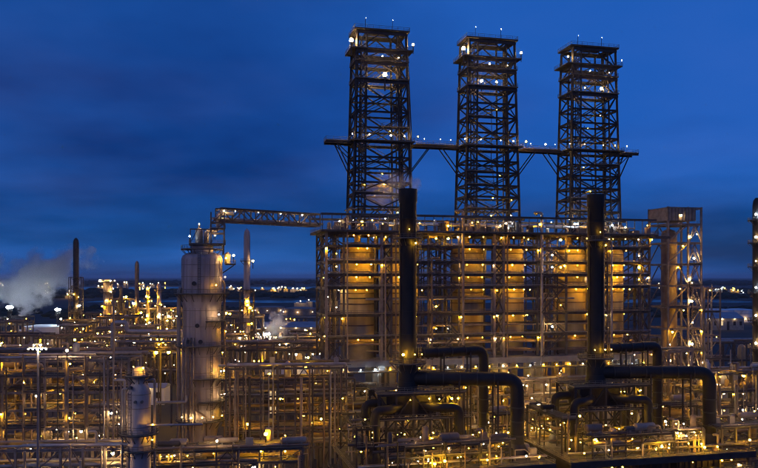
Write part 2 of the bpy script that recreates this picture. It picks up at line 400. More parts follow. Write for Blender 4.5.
# ------------------------------------------------------------------ the coking structure
RZ = R(13.5)
U, V = Vector((math.cos(RZ), math.sin(RZ), 0)), Vector((-math.sin(RZ), math.cos(RZ), 0))
ORG = Vector((0, 244, 0))
def row(s, v, z=0): return ORG + U * s + V * v + Vector((0, 0, z))
CS = (0, 37.5, 75)
ZL = (41.5, 48.5, 57, 61, 65, 70, 74)
def coker():
    t = T('coking_structure', 'long open steel structure holding six lamp-lit coke drums', 'steel structure', ORG, RZ)
    g = random.Random(4)
    xs = [-19]
    for c in CS: xs += [c - 13.6, c - 1.6, c + 1.6, c + 13.6]
    xs += [92.5]
    v0, v1 = -10, 9
    # concrete legs and table under the drums
    for i, x in enumerate(xs):
        for v in (v0, -2.0, v1):
            t.box('leg', x - .95, x + .95, v - .95, v + .95, 0, 32.2, 'concrete')
    t.box('table', -20.2, 93.7, v0 - 1.3, v1 + 1.3, 32.2, 34.0, 'concrete')
    for z in (11, 21):
        for v in (v0, v1): t.box('tie_beam', -19.9, 93.4, v - .6, v + .6, z, z + 1.3, 'concrete')
    for i, x in enumerate(xs):
        for v in (v0, v1):
            light = g.random() < .35 and v == v0
            t.bar('column', (x, v, 34), (x, v, 74.2), .8 if light else .6, 'steel_light' if light else 'steel')
        if i in (0, len(xs) - 1) or i % 4 in (2, 3):
            t.bar('column', (x, -1, 34), (x, -1, 74.2), .7, 'steel')
    pz = 34
    for k, z in enumerate(ZL):
        for v in (v0, v1):
            t.bar('beam', (-19, v, z - .45), (92.5, v, z - .45), .5, 'steel', .7)
        for x in xs: t.bar('beam', (x, v0, z - .5), (x, v1, z - .5), .5, 'steel', .8)
        for i in range(len(xs) - 1):
            a, b = xs[i], xs[i + 1]; drum = 11.8 < b - a < 12.2
            if not drum:
                for v in (v0, v1):
                    xm = (a + b) / 2
                    if v == v0 and k % 3 != i % 3 and b - a > 5: continue
                    if b - a > 8:
                        t.bar('brace', (a, v, pz), (xm, v, z - .6), .38, 'steel'); t.bar('brace', (b, v, pz), (xm, v, z - .6), .38, 'steel')
                    else:
                        t.bar('brace', (a, v, pz), (b, v, z - .6), .36, 'steel'); t.bar('brace', (b, v - .02, pz), (a, v - .02, z - .6), .36, 'steel')
            if k < len(ZL) - 1:
                if drum:
                    t.deck(a + .3, b - .3, v0 - .9, -6.6, z, sides='f')
                elif g.random() < .75:
                    t.deck(a + .3, b - .3, v0 - .9 + .4 * (b - a > 8), g.choice((-6, 0, 8)), z - .02, sides='f')
        # end frame bracing
        for x in (xs[0], xs[-1]):
            t.bar('brace', (x, v0, pz), (x, -1, z - .6), .36, 'steel'); t.bar('brace', (x, v1, pz), (x, -1, z - .6), .36, 'steel')
        pz = z
    # cutting deck on top
    t.deck(-21, 94.5, v0 - 2.2, v1 + 1.6, 74.35, t=.5, step=1.8)
    for i in range(40):
        x = -20.5 + i * 2.95
        t.bar('post', (x, v0 - 1.8, 74.3), (x, v0 - 1.8, 78.9), .2, 'steel', shape='box')
    t.bar('runway_girder', (-21, v0 - 1.8, 79.2), (94, v0 - 1.8, 79.2), .35, 'steel', .7)
    t.bar('runway_girder', (-21, v1 + 1, 79.2), (94, v1 + 1, 79.2), .35, 'steel', .7)
    for i in range(22):
        x = g.uniform(-19, 92); h = g.uniform(1.2, 3.6); w = g.uniform(.6, 2.2)
        t.box('cabinet', x - w / 2, x + w / 2, v0 - .8, v0 + g.uniform(.6, 2), 74.36, 74.36 + h, g.choice(['steel', 'steel_light', 'pipe_beige', 'steel_dark']))
    for i in range(14):
        x = g.uniform(-18, 90); h = g.uniform(1.5, 4); r = g.uniform(.3, .9)
        t.lathe('valve_body', [(r, 74.36), (r, 74.36 + h), (r * .5, 74.8 + h), (.1, 75 + h)], g.choice(PIPEM), 12, (x, v0 + g.uniform(2, 5), 0))
    # thinner posts, rails, pipes and short decks that fill the gap bays
    for a, b in ((-18.6, -14), (14.2, 23.4), (51.7, 60.9), (89, 92.2)):
        for x in grid(a + .6, b - .6, 3 if b - a > 5 else 1):
            for v in (-6, 1.5, 7.5): t.bar('post', (x, v, 34), (x, v, 73.8), .3, 'steel')
        p = 34
        for k, z in enumerate(ZL):
            for v in (-6, 1.5): t.bar('beam', (a, v, z - .3), (b, v, z - .3), .28, 'steel')
            x1, x2 = (a, b) if k % 2 else (b, a)
            for v in (-6.1, 7.4): t.bar('brace', (x1, v, p), (x2, v, z - .4), .24, 'steel')
            if z - p > 5: t.deck(a + .5, b - .5, -5.8, -2.5, (z + p) / 2, sides='f')
            p = z
        for j in range(5 if b - a > 5 else 2):
            x = g.uniform(a, b); r = g.uniform(.12, .4); top = g.uniform(48, 78)
            t.pipe('riser', [(x, -9 + 1.5 * j, 20), (x, -9 + 1.5 * j, top), (x + g.choice((-3, 3)), -9 + 1.5 * j, top)], r, g.choice(PIPEM), 10)
    for k, z in enumerate(ZL[:-1]):
        t.rod('handrail_pipe', (-19, v0 - 1.05, z + .5), (92.5, v0 - 1.05, z + .5), .1, g.choice(['pipe_beige', 'pipe_brown', 'pipe_silver']))
    # stairs zigzag in the gap bays
    for gx in (14.2, 51.7):
        p = 34
        for k, z in enumerate(ZL):
            a, b = (gx, gx + 8.6) if k % 2 == 0 else (gx + 8.6, gx)
            t.stairs(a, v0 - 1.4 - .3 * (k % 2), p, b, v0 - 1.4 - .3 * (k % 2), z); p = z
    # pipes
    for x in xs[1:-1]:
        if g.random() < .8:
            r = g.uniform(.22, .5); y = v0 - g.uniform(.9, 1.6); top = g.choice((66, 72, 78, 81))
            t.pipe('riser', [(x + 1, y, 10), (x + 1, y, top), (x + 1 + g.choice((-2.5, 2.5)), y, top), (x + 1, y + 4, top - .2)], r, g.choice(['pipe_beige', 'pipe_silver', 'pipe_brown']), 10)
    for c in CS:
        for k in (-1, 1):
            t.pipe('feed_pipe', [(c + k * 7.3, 0, 72), (c + k * 7.3, 0, 76.5), (c + k * 2, -3, 76.5), (c + k * 2, -3, 60), (c + k * 1.5, -8, 60), (c + k * 1.5, -8, 35)], .45, 'pipe_silver', 12)
            t.pipe('overhead_line', [(c + k * 6, 3, 70), (c + k * 6, 3, 77.5), (c + k * 14, 3, 77.5), (c + k * 14, 3, 40)], .6, 'pipe_beige', 12)
    for z in (36, 39, 44.5, 53, 76.5):
        for j in range(3):
            a = g.uniform(-19, 20); b = g.uniform(40, 92); r = g.uniform(.12, .35)
            t.rod('pipe', (a, v0 + 1 + j * .9, z + .3 * j), (b, v0 + 1 + j * .9, z + .3 * j), r, g.choice(PIPEM))
    # lamps: under each floor in front of the drums, in the gaps and on the cutting deck
    for k, z in enumerate(ZL):
        for c in CS:
            for q in (-1, 1):
                if True:
                    if k != 1 or q > 0: [t.lamp((c + q * 7.3 + w, -8.4 - g.uniform(.1, .4), z - 1.05), 'amber_drum', g.uniform(.11, .14)) for w in (-2.2 + g.uniform(-1, 1), 2.2 + g.uniform(-1, 1))]
        for x in xs:
            if g.random() < .42: t.lamp((x + g.uniform(-1, 1), v0 - .7 + g.choice((0, 0, 8)), z - 1.3), g.choice(('amber', 'amber', 'warm')), .2)
    for x in (16, 20, 56, 59, -16, 88):
        for z in g.sample(ZL, 3): t.lamp((x, v0 - .8, z + 2.2), g.choice(('warm', 'amber')), .26, True)
    for i in range(26):
        x = -20 + i * 4.45 + g.uniform(-1, 1)
        t.lamp((x, v0 - 1.3 if i % 3 else 2, 77.0 + g.uniform(-.5, 1)), g.choice(('cool', 'warm', 'cool', 'amber')), .19, True)
    for i in range(24):
        t.lamp((-18 + i * 4.7, v0 - 1.6, 31.4), g.choice(('amber', 'warm', 'amber', 'cool')), .2)
    t.deck(-20, 93, v0 - 5.5, v0 - 1.4, 31.0, sides='f')
    return xs
coker()
DN = ['first', 'second', 'third', 'fourth', 'fifth', 'sixth']
for i in range(6):
    s = CS[i // 2] + (-7.3 if i % 2 == 0 else 7.3)
    t = T('coke_drum', DN[i] + ' from left of six tall yellow-lit coke drums in the steel structure', 'drum', row(s, 0, 34), RZ, 'coke drums in a row')
    r = 5.5
    t.lathe('skirt', [(r * .97, 0), (r * .97, 5)], 'concrete', 40)
    pr = [(r, 4.9)]
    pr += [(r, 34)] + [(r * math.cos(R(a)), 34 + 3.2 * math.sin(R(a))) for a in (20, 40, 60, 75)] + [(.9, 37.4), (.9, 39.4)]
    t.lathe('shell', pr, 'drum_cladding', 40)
    for z in (7, 10.4, 13.8, 17.2, 20.6, 24, 27.4, 30.8, 33.6): t.lathe('band', [(r + .02, z), (r + .09, z + .03), (r + .12, z + .4), (r + .02, z + .43)], 'pipe_brown', 40)
    t.lathe('top_flange', [(1.4, 39.4), (1.4, 40.0)], 'steel', 20)

# ------------------------------------------------------------------ drill derricks
DZ = (82.3, 86.5, 90.2, 94.5, 98.2, 102.9, 107.6, 112.7, 117.4, 122.6, 128.4, 132.2, 138.2)
def derrick(i, c):
    t = T('drill_derrick', ['leftmost of the three tall lattice derricks, with glowing steam at its foot', 'middle one of the three tall lattice derricks', 'rightmost of the three tall lattice derricks, above the right black stack'][i], 'derrick', row(c, 0, 74.4), RZ, 'derricks on the coking structure')
    g = random.Random(30 + i); B = 74.4
    hw = lambda z: 9.6 + (8.0 - 9.6) * (z - B) / (138.2 - B)
    hd = lambda z: 5.2 + (4.2 - 5.2) * (z - B) / (138.2 - B)
    inn = .62
    m = 'steel_dark'
    def C(sx, sy, z, f=1.0): return Vector((sx * hw(z) * f, sy * hd(z), z - B))
    for sx in (-1, 1):
        for sy in (-1, 1):
            t.bar('leg', C(sx, sy, B), C(sx, sy, 138.2), .75, m)
            t.bar('inner_leg', C(sx, sy, B, inn), C(sx, sy, 138.2, inn), .5, m)
    pz = B
    for k, z in enumerate(DZ):
        for sy in (-1, 1):
            t.bar('beam', C(-1, sy, z), C(1, sy, z), .4, m, .6)
            if k < len(DZ):
                if k % 2 == 0 or k > 9:
                    t.bar('brace', C(-1, sy, pz), C(0, sy, z), .34, m); t.bar('brace', C(1, sy, pz), C(0, sy, z), .34, m)
                else:
                    t.bar('brace', C(0, sy, pz), C(-1, sy, z), .34, m); t.bar('brace', C(0, sy, pz), C(1, sy, z), .34, m)
                for sx in (-1, 1):
                    if sy > 0: continue
                    a, b = (inn, 1) if k % 2 else (1, inn)
                    t.bar('brace', C(sx, sy, pz, a), C(sx, sy, z, b), .28, m)
        for sx in (-1, 1):
            t.bar('beam', C(sx, -1, z) - Vector((0, 0, .05)), C(sx, 1, z) - Vector((0, 0, .05)), .45, m, .7)
            a = -1 if k % 2 else 1
            t.bar('brace', C(sx, -a, pz), C(sx, a, z), .32, m)
            t.bar('beam', C(sx, -1, z, inn) - Vector((0, 0, .08)), C(sx, 1, z, inn) - Vector((0, 0, .08)), .4, m, .5)
        # floors
        w, d = hw(z), hd(z); zz = z - B
        def ring(ox, oy, dz, th, wd=1.7):
            t.deck(-w - ox, w + ox, -d - oy, -d - oy + wd, zz + dz, t=th, sides='flr')
            t.deck(-w - ox, w + ox, d + oy - wd, d + oy, zz + dz, t=th, sides='blr')
            for q in (-1, 1):
                a, b = sorted((q * (w + ox), q * (w + ox - wd)))
                t.deck(a, b, -d - oy + wd + .01, d + oy - wd - .01, zz + dz, t=th, sides='l' if q < 0 else 'r')
        if k == 12: ring(1.0, .8, .75, .3, 2.2)
        elif k == 11: ring(2.1, .9, .55, .22, 2.2)
        elif k in (9, 10): ring(.5, .8, .55, .2)
        elif k == 5: ring(1.6, 1.2, .5, .25, 2.0)
        elif g.random() < .45:
            a = g.choice((-1, 1)); t.deck(min(a * w, 0), max(a * w, 0), -d - .4, -d + 2, zz + .45, t=.2)
        pz = z
    for k in (12, 11, 10, 9):
        z = DZ[k]; t.box('girder', -hw(z) - .4, hw(z) + .4, -hd(z) - .35, -hd(z) - .05, z - B - .75, z - B + .1, m)
    # cantilever ends with knee braces
    for sx in (-1, 1):
        if (i == 0 and sx < 0) or (i == 2 and sx > 0):
            z = DZ[5] - B; w = hw(DZ[5])
            a, b = sorted((sx * (w + 2.05), sx * (w + 9)))
            t.deck(a, b, -3, 1.5, z + .5, t=.35, sides='fb' + ('l' if sx < 0 else 'r'))
            for y in (-2.8, 1.3):
                t.bar('cantilever_beam', (sx * w, y, z), (sx * (w + 9), y, z), .45, m, .7)
                t.bar('knee_brace', (sx * (w + .3), y, z - 11), (sx * (w + 5.5), y, z - .3), .32, m)
                t.bar('knee_brace', (sx * (w + .3), y, z - 5), (sx * (w + 5.5), y, z - .3), .25, m)
    # drill stems, hoist, pipes
    for sx in (-1, 1):
        t.rod('drill_stem', (sx * 7.3 * .8, 0, 2), (sx * 7.3 * .8, 0, 62), .22, 'pipe_dark')
        z = g.uniform(14, 40); t.box('crosshead', sx * 5.84 - 1.1, sx * 5.84 + 1.1, -.7, .7, z, z + 1.8, m)
        t.rod('hoist_cable', (sx * 5.84, .5, z + 1.8), (sx * 5.84, .5, 63), .07, 'pipe_dark', 6)
        t.rod('guide_rail', (sx * 5.84 + 1.2, .4, 1), (sx * 5.84 + 1.2, .4, 62), .14, 'pipe_dark')
    t.pipe('water_line', [(hw(B) + .9, -2, 0), (hw(110) + 1.6, -2, 34), (hw(125) + .8, -2, 58), (hw(125) - 2, -2, 58)], .18, 'pipe_dark')
    t.pipe('hanging_hose', [(4 - 3 * i, -1, 50 - 6 * i), (5 - 4 * i, -1.5, 34), (3 - 2 * i, -1, 20 + 5 * i), (4, 0, 6)], .12, 'pipe_dark', 8)
    t.box('hoist_house', -3.5 + 1.2 * i, 3.5 + .6 * i, -2.5, 2.5, 138.2 - B + .76, 138.2 - B + 1.7, m)
    for x in (-5, 4): t.rod('antenna', (x, -2, 138.2 - B + .7), (x, -2, 138.2 - B + 5), .08, 'pipe_dark', 8)
    t.ladder(-hw(110) * inn - 1.2, -hd(110) - .2, 5, 62)
    p = B
    for k, z in enumerate(DZ[:12]):
        a, b = (-4.5, 4.5) if k % 2 == 0 else (4.5, -4.5)
        t.stairs(a, 2.5, p - B, b, 2.5, z - B); p = z
    # lamps
    for sx in (-1, 1): t.lamp((sx * (hw(132) + 2.0), -hd(132) - .5, DZ[11] - B + 2.6), 'warm', .42, True)
    for x in (-4.8, 4.2): t.lamp((x, -2, 138.2 - B + 5.0), 'cool', .14, True)
    t.lamp((g.uniform(-2, 0), -hd(128) - .6, DZ[10] - B + 2.0), 'warm', .25, True)
    t.lamp((g.uniform(0, 3), -hd(122) - .6, DZ[9] - B + 1.9), 'warm', .46, True)
    if i: t.lamp((-4, -hd(122) - .6, DZ[9] - B + 1.9), 'warm', .3, True)
    t.lamp((hw(128) - 3, -hd(128) - .6, DZ[10] - B + 1.8), 'warm', .17, True)
    for x in (-10, -4.5, 2.5, 7, 11.5): t.lamp((x, -hd(103) - 1, DZ[5] - B + 2.2), g.choice(('warm', 'amber', 'warm')), .19, True)
    for k in (0, 1, 2, 3, 4, 6, 7, 8):
        if g.random() < .6: t.lamp((g.uniform(-7, 7), -hd(DZ[k]) + g.choice((-.6, 4)), DZ[k] - B - 1.0), 'amber', .15)
    for x in (-8, -5, -2, 1.5, 5, 8): t.lamp((x + g.uniform(-1, 1), g.uniform(-5, 2), g.uniform(3, 6.5)), g.choice(('amber', 'warm')), .24, False)
    t.lamp((1.2, -2, 15.5 if i == 0 else 12), 'amber', .4 if i == 0 else .25)
    # machinery at the foot
    for j in range(7):
        x = g.uniform(-8, 8); t.box('winch', x - .8, x + .8, -4.5, -3, 0.02, g.uniform(1.5, 3.5), g.choice(['steel', 'pipe_brown', 'steel_light']))
    t.box('foot_girder', -10.5, 10.5, -6.9, -6.5, 4.2, 5.1, m)
for i, c in enumerate(CS): derrick(i, c)
for i in range(2):
    a, b = CS[i] + 9.75 + 2.05, CS[i + 1] - 9.75 - 2.05
    t = T('walkway_bridge', 'high railed walkway between the ' + ('left and middle' if i == 0 else 'middle and right') + ' derricks', 'walkway', row(a, 0, 102.9), RZ, 'walkways between derricks')
    L = b - a
    t.deck(0.03, L - .03, -2.4, 1.2, .5, t=.3, sides='fb')
    for y in (-2.2, 1.0):
        t.bar('girder', (-2, y, -.1), (L + 2, y, -.1), .4, 'steel_dark', .8)
        for sx in (0, 1):
            x0, x1 = (-1.7, 5) if sx == 0 else (L + 1.7, L - 5)
            t.bar('knee_brace', (x0, y, -9), (x1, y, -.3), .3, 'steel_dark')
    for x in (3, 8.5, 12): t.lamp((x, -2.2, 2.3), 'warm', .17, True)

# ------------------------------------------------------------------ black stacks, heaters and ducts
FD = Vector((7.5, 195, 0))
def heater(i):
    org = FD + U * 54 * i
    side = ['left', 'right'][i]
    rel = lambda s, v, z=0: org + U * s + V * v + Vector((0, 0, z))
    g = random.Random(50 + i)
    # stack
    t = T('black_stack', 'thick black stack in front of the ' + side + ' drums', 'stack', rel(0, 0, 33), RZ, 'black stacks')
    r = 2.25
    t.lathe('shell', [(r * 1.12, 0), (r * 1.12, 3), (r, 4), (r, 46.2), (r * 1.08, 46.6), (r * 1.08, 49.8), (r * .9, 49.8), (r * .9, 48.5)], 'black_paint', 40)
    for z in (6, 12, 18, 24, 30, 42): t.lathe('stiffener', [(r, z), (r + .16, z), (r + .16, z + .22), (r, z + .22)], 'black_paint', 40)
    t.ringdeck(r + .03, r + 1.7, 37, m='grating'); t.ringdeck(r + .3, r + 2.6, 4.8)
    t.ladder(r * .5 + 1.5, -r * .85 - .3, 4.8, 37)
    t.lamp((-.6, -r - 1.3, 39.2), 'amber', .2, True); t.lamp((1.2, -r - 1.0, 35.7), 'amber', .2)
    for a in (-2.2, .9, 2.8): t.lamp((a, -r - 1.2, 7.2), 'amber', .22, True)
    for a in (10, 100, 200, 290): t.rod('vertical_rib', ((r + .12) * math.cos(R(a)), (r + .12) * math.sin(R(a)), 4.5), ((r + .12) * math.cos(R(a)), (r + .12) * math.sin(R(a)), 46), .1, 'black_paint', 8)
    # ducts
    for dz, s1, v, v1, rr, zb, lab in ((33.7, 27.0 + 3.0 * i, -.6, -7.5, 1.75, 16.2, 'fat black elbow duct low beside the '), (40.0, 23.4, 1.2, 5, 1.35, 16.2, 'slimmer black elbow duct higher behind the ')):
        d = T('flue_duct', lab + side + ' black stack', 'duct', rel(0, v, 0), RZ, 'black flue ducts')
        d.pipe('tube', [(1.2, 0, dz), (s1, v1, dz), (s1, v1, zb)], rr, 'black_paint', 24, bend=rr * 1.8)
        ax = Vector((s1 - 1.2, v1, 0)).normalized(); x = 4.5
        while x < s1 - 4:
            bm = bmesh.new(); lathe_bm(bm, [(rr + .02, -.16), (rr + .16, -.16), (rr + .16, .16), (rr + .02, .16)], 24)
            d.add('flange', finish(bm, 'flange', 'steel_dark', True), (x, (x - 1.2) / (s1 - 1.2) * v1, dz), ax.to_track_quat('Z', 'Y')); x += 4.2
        z = zb + 3
        while z < dz - 4:
            d.lathe('flange', [(rr + .02, z - .16), (rr + .16, z - .16), (rr + .16, z + .16), (rr + .02, z + .16)], 'steel_dark', 24, (s1, v1, 0)); z += 3.6
        d.lathe('foot', [(rr * 1.5, 14.02), (rr * 1.5, zb - .6), (rr * 1.02, zb + .9)], 'steel_dark', 24, (s1, v1, 0))
        for x in (s1 * .45, s1 * .8):
            yc = (x - 1.2) / (s1 - 1.2) * v1
            for y in (-rr, rr): d.bar('support', (x, yc + y, 14.1), (x, yc + y, dz - rr * .2), .35, 'steel_dark')
            d.bar('support', (x, yc - rr - .3, dz - rr - .3), (x, yc + rr + .3, dz - rr - .3), .4, 'steel_dark')
    # heater
    t = T('fired_heater', 'dark fired heater with railed deck, ducts and amber lamps below the ' + side + ' stack', 'heater', rel(0, 0, 0), RZ, 'fired heaters')
    x0, x1, y0, y1, Z = -16.5, 31.5 + 3.5 * i, -17, 12, 14
    for a in range(3):
        xa = x0 + 1 + a * 15.6
        t.box('firebox', xa, xa + 13.6, y0 + 3, y1 - 2, 0, 12.6, 'steel_dark')
        for q in range(8): t.bar('buckstay', (xa + .6 + q * 1.77, y0 + 2.8, 0), (xa + .6 + q * 1.77, y0 + 2.8, 12.6), .35, 'steel_dark')
    for x in grid(x0, x1, 6):
        for y in (y0, y1): t.bar('column', (x, y, 0), (x, y, Z), .5, 'steel_dark')
    t.deck(x0 - 1, x1 + 1, y0 - 1.5, y1 + 1.5, Z, t=.5, step=2.2)
    t.box('edge_girder', x0 - 1, x1 + 1, y0 - 1.9, y0 - 1.52, Z - 1.5, Z + .12, 'steel_dark')
    for z in (Z - 4.5, Z - 9): t.deck(x0 - 1, x1 + 1, y0 - 2.4, y0 + 2.9, z, sides='f', step=2.4)
    for z in (Z - 4.5,): t.deck(x0 - 2.6, x0 + .5, y0 + 3, y1, z, sides='l', step=2.4)
    # convection section under the stack
    t.box('convection_box', -6.5, 6.5, -3.2, 3.2, 24.5, 30.0, 'black_paint')
    t.lathe('breeching', [(2.9, 30), (2.5, 32.98)], 'black_paint', 24)
    t.deck(-9.5, 14, -5.6, -2.9, 29.6 + 1.0, sides='fblr', t=.2); t.deck(-9.5, 14, 2.9, 5.6, 29.6 + 1.0, sides='fblr', t=.2); t.deck(-10, 15, -6.4, -3.3, 24.2, sides='f')
    for x in (-9, -4.5, 0, 4.5, 9, 13.5):
        for y in (-5.2, 5.2): t.bar('column', (x, y, Z), (x, y, 30.5), .55, 'steel_dark')
    for k, (za, zb) in enumerate(((Z, 19.2), (19.2, 24.2), (24.2, 30.3))):
        for j, x in enumerate((-9, -4.5, 0, 4.5, 9)):
            for y in (-5.2, 5.2):
                a, b = (x, x + 4.5) if (j + k) % 2 else (x + 4.5, x)
                t.bar('brace', (a, y, za), (b, y, zb), .3, 'steel_dark')
        for y in (-5.2, 5.2): t.bar('beam', (-9, y, zb), (13.5, y, zb), .4, 'steel_dark', .6)
    # crossover ducts left and right
    for sx, xe in ((-1, -10.5), (1, 11.5)):
        for y in (-7.5, 3.5):
            t.pipe('crossover_duct', [(sx * 3, y * .4, 27), (sx * 7, y, 27), (xe, y, 27), (xe, y, Z + .4)], 1.15, 'black_paint', 16, bend=2.2)
            t.lathe('duct_base', [(1.8, Z + .02), (1.8, Z + 1.6), (1.2, Z + 2.6)], 'steel_dark', 16, (xe, y, 0))
    for k in range(16):
        x = g.uniform(x0 + 1, x1 - 1); y = g.uniform(y0 + .5, y1 - 1)
        if -11.5 < x < 14 and -8.5 < y < 5.5: continue
        h = g.uniform(1.5, 6); r = g.uniform(.4, 1.0)
        if g.random() < .5: t.lathe('burner_plenum', [(r, Z + .02), (r, Z + h), (r * .6, Z + h + .5), (.1, Z + h + .6)], g.choice(['pipe_dark', 'pipe_brown', 'black_paint', 'pipe_beige']), 14, (x, y, 0))
        else: t.box('cabinet', x - r, x + r, y - .6, y + .6, Z + .02, Z + h * .5, g.choice(['steel', 'steel_light', 'pipe_brown']))
    for k in range(12):
        x = g.uniform(x0, x1 - 4); y = g.uniform(y0 + 1, y1 - 1); h = g.uniform(2, 9)
        t.pipe('pipe', [(x, y, Z), (x, y, Z + h), (x + g.uniform(2, 6), y, Z + h), (x + 6, y, Z)], g.uniform(.14, .35), g.choice(PIPEM), 8)
    for y in (y0 + 1.2, y0 + 2, 0, y1 - 1): t.rod('header', (x0, y, Z + 1.4), (x1, y, Z + 1.4), g.uniform(.15, .3), g.choice(PIPEM))
    for k in range(34):
        x = g.uniform(x0, x1); y = g.choice((y0 - .8, y1, g.uniform(y0, y1)))
        t.lamp((x, y, Z + g.uniform(1.6, 3)), g.choice(('amber', 'amber', 'warm')), .2, True)
    for k in range(16): t.lamp((x0 + 2 + k * 2.9, y0 - 1.2, g.choice((Z - 1.9, Z - 6))), 'amber', .2)
    for k in range(9): t.lamp((g.uniform(-9, 13), -6, g.choice((23, 29, 19, 29.2))), 'amber', .19)
    t.stairs(x0 - 2, y0 + 8, Z - 4.5, x0 - 2, y0 + 17, Z)
    kw = dict(w=.32, m='steel_dark', z0=Z, brace=.4, decks=.7, gear=.8, pr=(.1, .35), pm=['pipe_dark', 'pipe_brown', 'pipe_brown', 'black_paint', 'pipe_beige'])
    frame(t, grid(x0 + .6, -11.8, 1), [y0 + 6, y1 - 2], [19, 23.5], pipes=2, risers=1.5, lamps=7, seed=60 + i, **kw)
    frame(t, grid(14.4, 22, 2), [y0 + 2, -11.5], [17, 19.4], pipes=3, risers=1, lamps=12, seed=70 + i, **kw)
    frame(t, grid(26, x1, 1), [4, y1], [18.5, 22.5], pipes=3, risers=2, lamps=6, seed=80 + i, **kw)
    frame(t, grid(-10, 13.5, 5), [y0 + 1, y0 + 6], [17.2, 19.6], pipes=3, risers=1, lamps=14, seed=90 + i, **kw)
heater(0); heater(1)

# ------------------------------------------------------------------ the fat column on the left with its bridge
def big_column():
    g0c = random.Random(3)
    b = px(202, 277, 215); b.z = 0
    t = T('fractionator_column', 'fat pale grey clad column at left with railed platforms and pipes', 'column', b, RZ)
    r = 5.6
    t.lathe('skirt', [(5.0, 0), (5.0, 12)], 'concrete', 40)
    t.lathe('shell', [(4.1, 12), (4.1, 14.5), (5.3, 20), (5.3, 51.5), (5.75, 53), (5.75, 65.2), (5.4, 66.1), (4.2, 66.8), (2.0, 67.2), (1.0, 67.3)], 'cladding', 48)
    for z in (24, 28.5, 33, 37.5, 46, 50.5, 56.5, 60, 63.4):
        rr = 5.3 if z < 52 else 5.75
        t.lathe('band', [(rr + .01, z), (rr + .06, z), (rr + .06, z + .16), (rr + .01, z + .16)], 'steel_light', 48)
    for z, a0, a1 in ((55.3, 0, 360), (40.6, 150, 330), (67.9, 0, 360), (19.5, 180, 360), (31.5, 250, 380), (25, 260, 380), (47.6, 280, 380)):
        rr = 4.6 if z > 66 else (5.8 if z > 52 else 5.35)
        t.ringdeck(rr, rr + (2.1 if z < 66 else 1.3), z, (0, 0), a0, a1, 32)
    for x, z in ((-1.2, 46.4), (-2, 58.2), (-3.4, 41.9), (-.4, 41.9)):
        rr = 5.3 if z < 52 else 5.75
        y = -math.sqrt(rr * rr - x * x)
        bm = bmesh.new(); lathe_bm(bm, [(.42, 0), (.42, .6), (.6, .6), (.6, .8)], 16)
        t.add('manway', finish(bm, 'manway', 'steel_dark', True), (x, y + .15, z), Vector((x * .15, -1, 0)).to_track_quat('Z', 'Y'))
    for k, (x, y, z1) in enumerate(((-6.3, -1.5, 54), (-5.2, -3.6, 40), (-4.4, -4.4, 40), (-3.3, -5.2, 40), (-2.4, -5.6, 40), (-6.6, .5, 54), (6.3, -1.6, 56))):
        t.pipe('downcomer', [(x * .92, y * .9, z1 + 3), (x, y, z1 + 2), (x, y, 9)], (.5, .24, .3, .2, .24, .4, .3)[k], ('pipe_beige', 'pipe_silver', 'pipe_beige', 'pipe_brown', 'pipe_beige', 'pipe_silver', 'pipe_brown')[k], 12)
    t.pipe('branch_pipe', [(-1.8, -5.9, 28), (-1.8, -6.2, 23), (1.2, -6.0, 21), (1.2, -5.9, 14)], .25, 'pipe_brown')
    t.pipe('side_header', [(-13, -5.5, 25.3), (-4.2, -5.5, 25.3), (-4.2, -5.3, 27)], .42, 'pipe_silver', 12)
    # gear on top
    t.deck(-3.6, 6.5, -3.4, 4.5, 69.4, t=.3)
    for x in (-3, 6):
        for y in (-3, 4): t.bar('post', (x, y, 66.4), (x, y, 69.2), .35)
    t.lathe('overhead_vessel', [(.9, 69.4), (1.1, 70), (1.1, 73.2), (.7, 73.8), (.25, 74.0), (.25, 75.2)], 'steel_light', 18, (-.8, -1, 0))
    t.lathe('neck', [(3.2, 67.0), (3.2, 68.9), (2.2, 69.3)], 'cladding', 28, (0, .5, 0))
    t.lathe('overhead_vessel', [(.6, 69.4), (.75, 70), (.75, 72.4), (.4, 72.9)], 'pipe_beige', 16, (1.2, -2, 0))
    for x in (-3.2, .6, 2.5):
        t.bar('post', (x, -3.2, 69.4), (x, -3.2, 73.6), .25); t.bar('brace', (x, -3.2, 69.6), (x + 1.9, -3.2, 73.4), .18)
    t.bar('beam', (-3.2, -3.2, 73.5), (4.4, -3.2, 73.5), .3)
    t.deck(2.3, 6.5, -2.6, 2.6, 73.9, t=.2)
    t.pipe('overhead_pipe', [(1.5, 0, 67), (1.5, 0, 73.5), (4.5, 0, 73.5), (4.5, 0, 78.3), (9, 0, 78.3)], .55, 'pipe_silver', 14)
    for x in (2.5, 6.2):
        for y in (-2, 2): t.bar('post', (x, y, 69.4), (x, y, 78.5), .35)
    for z in (72.5, 75.5):
        for y in (-2, 2): t.bar('beam', (2.5, y, z), (6.2, y, z), .3); t.bar('brace', (2.5, y, z), (6.2, y, z + 3), .22)
    t.deck(6.6, 9.4, -2.5, 2.5, 63.7, t=.25); t.bar('bracket', (5.6, 0, 61), (9, 0, 63.4), .3)
    t.lathe('small_drum', [(.9, 63.75), (.9, 66.6), (.3, 67.2)], 'pipe_beige', 16, (7.2, .6, 0))
    t.ladder(5.6, -3.4, 20, 55); t.ladder(2.6, -5.0, 20, 40); t.ladder(-.8, -5.95, 55.4, 68)
    for k in range(10):
        a = R(190 + k * 17); t.rod('seam', (5.78 * math.cos(a), 5.78 * math.sin(a), 53.1), (5.78 * math.cos(a), 5.78 * math.sin(a), 65.1), .045, 'steel_light', 6)
        a += R(8); t.rod('seam', (5.33 * math.cos(a), 5.33 * math.sin(a), 20.2), (5.33 * math.cos(a), 5.33 * math.sin(a), 51.3), .045, 'steel_light', 6)
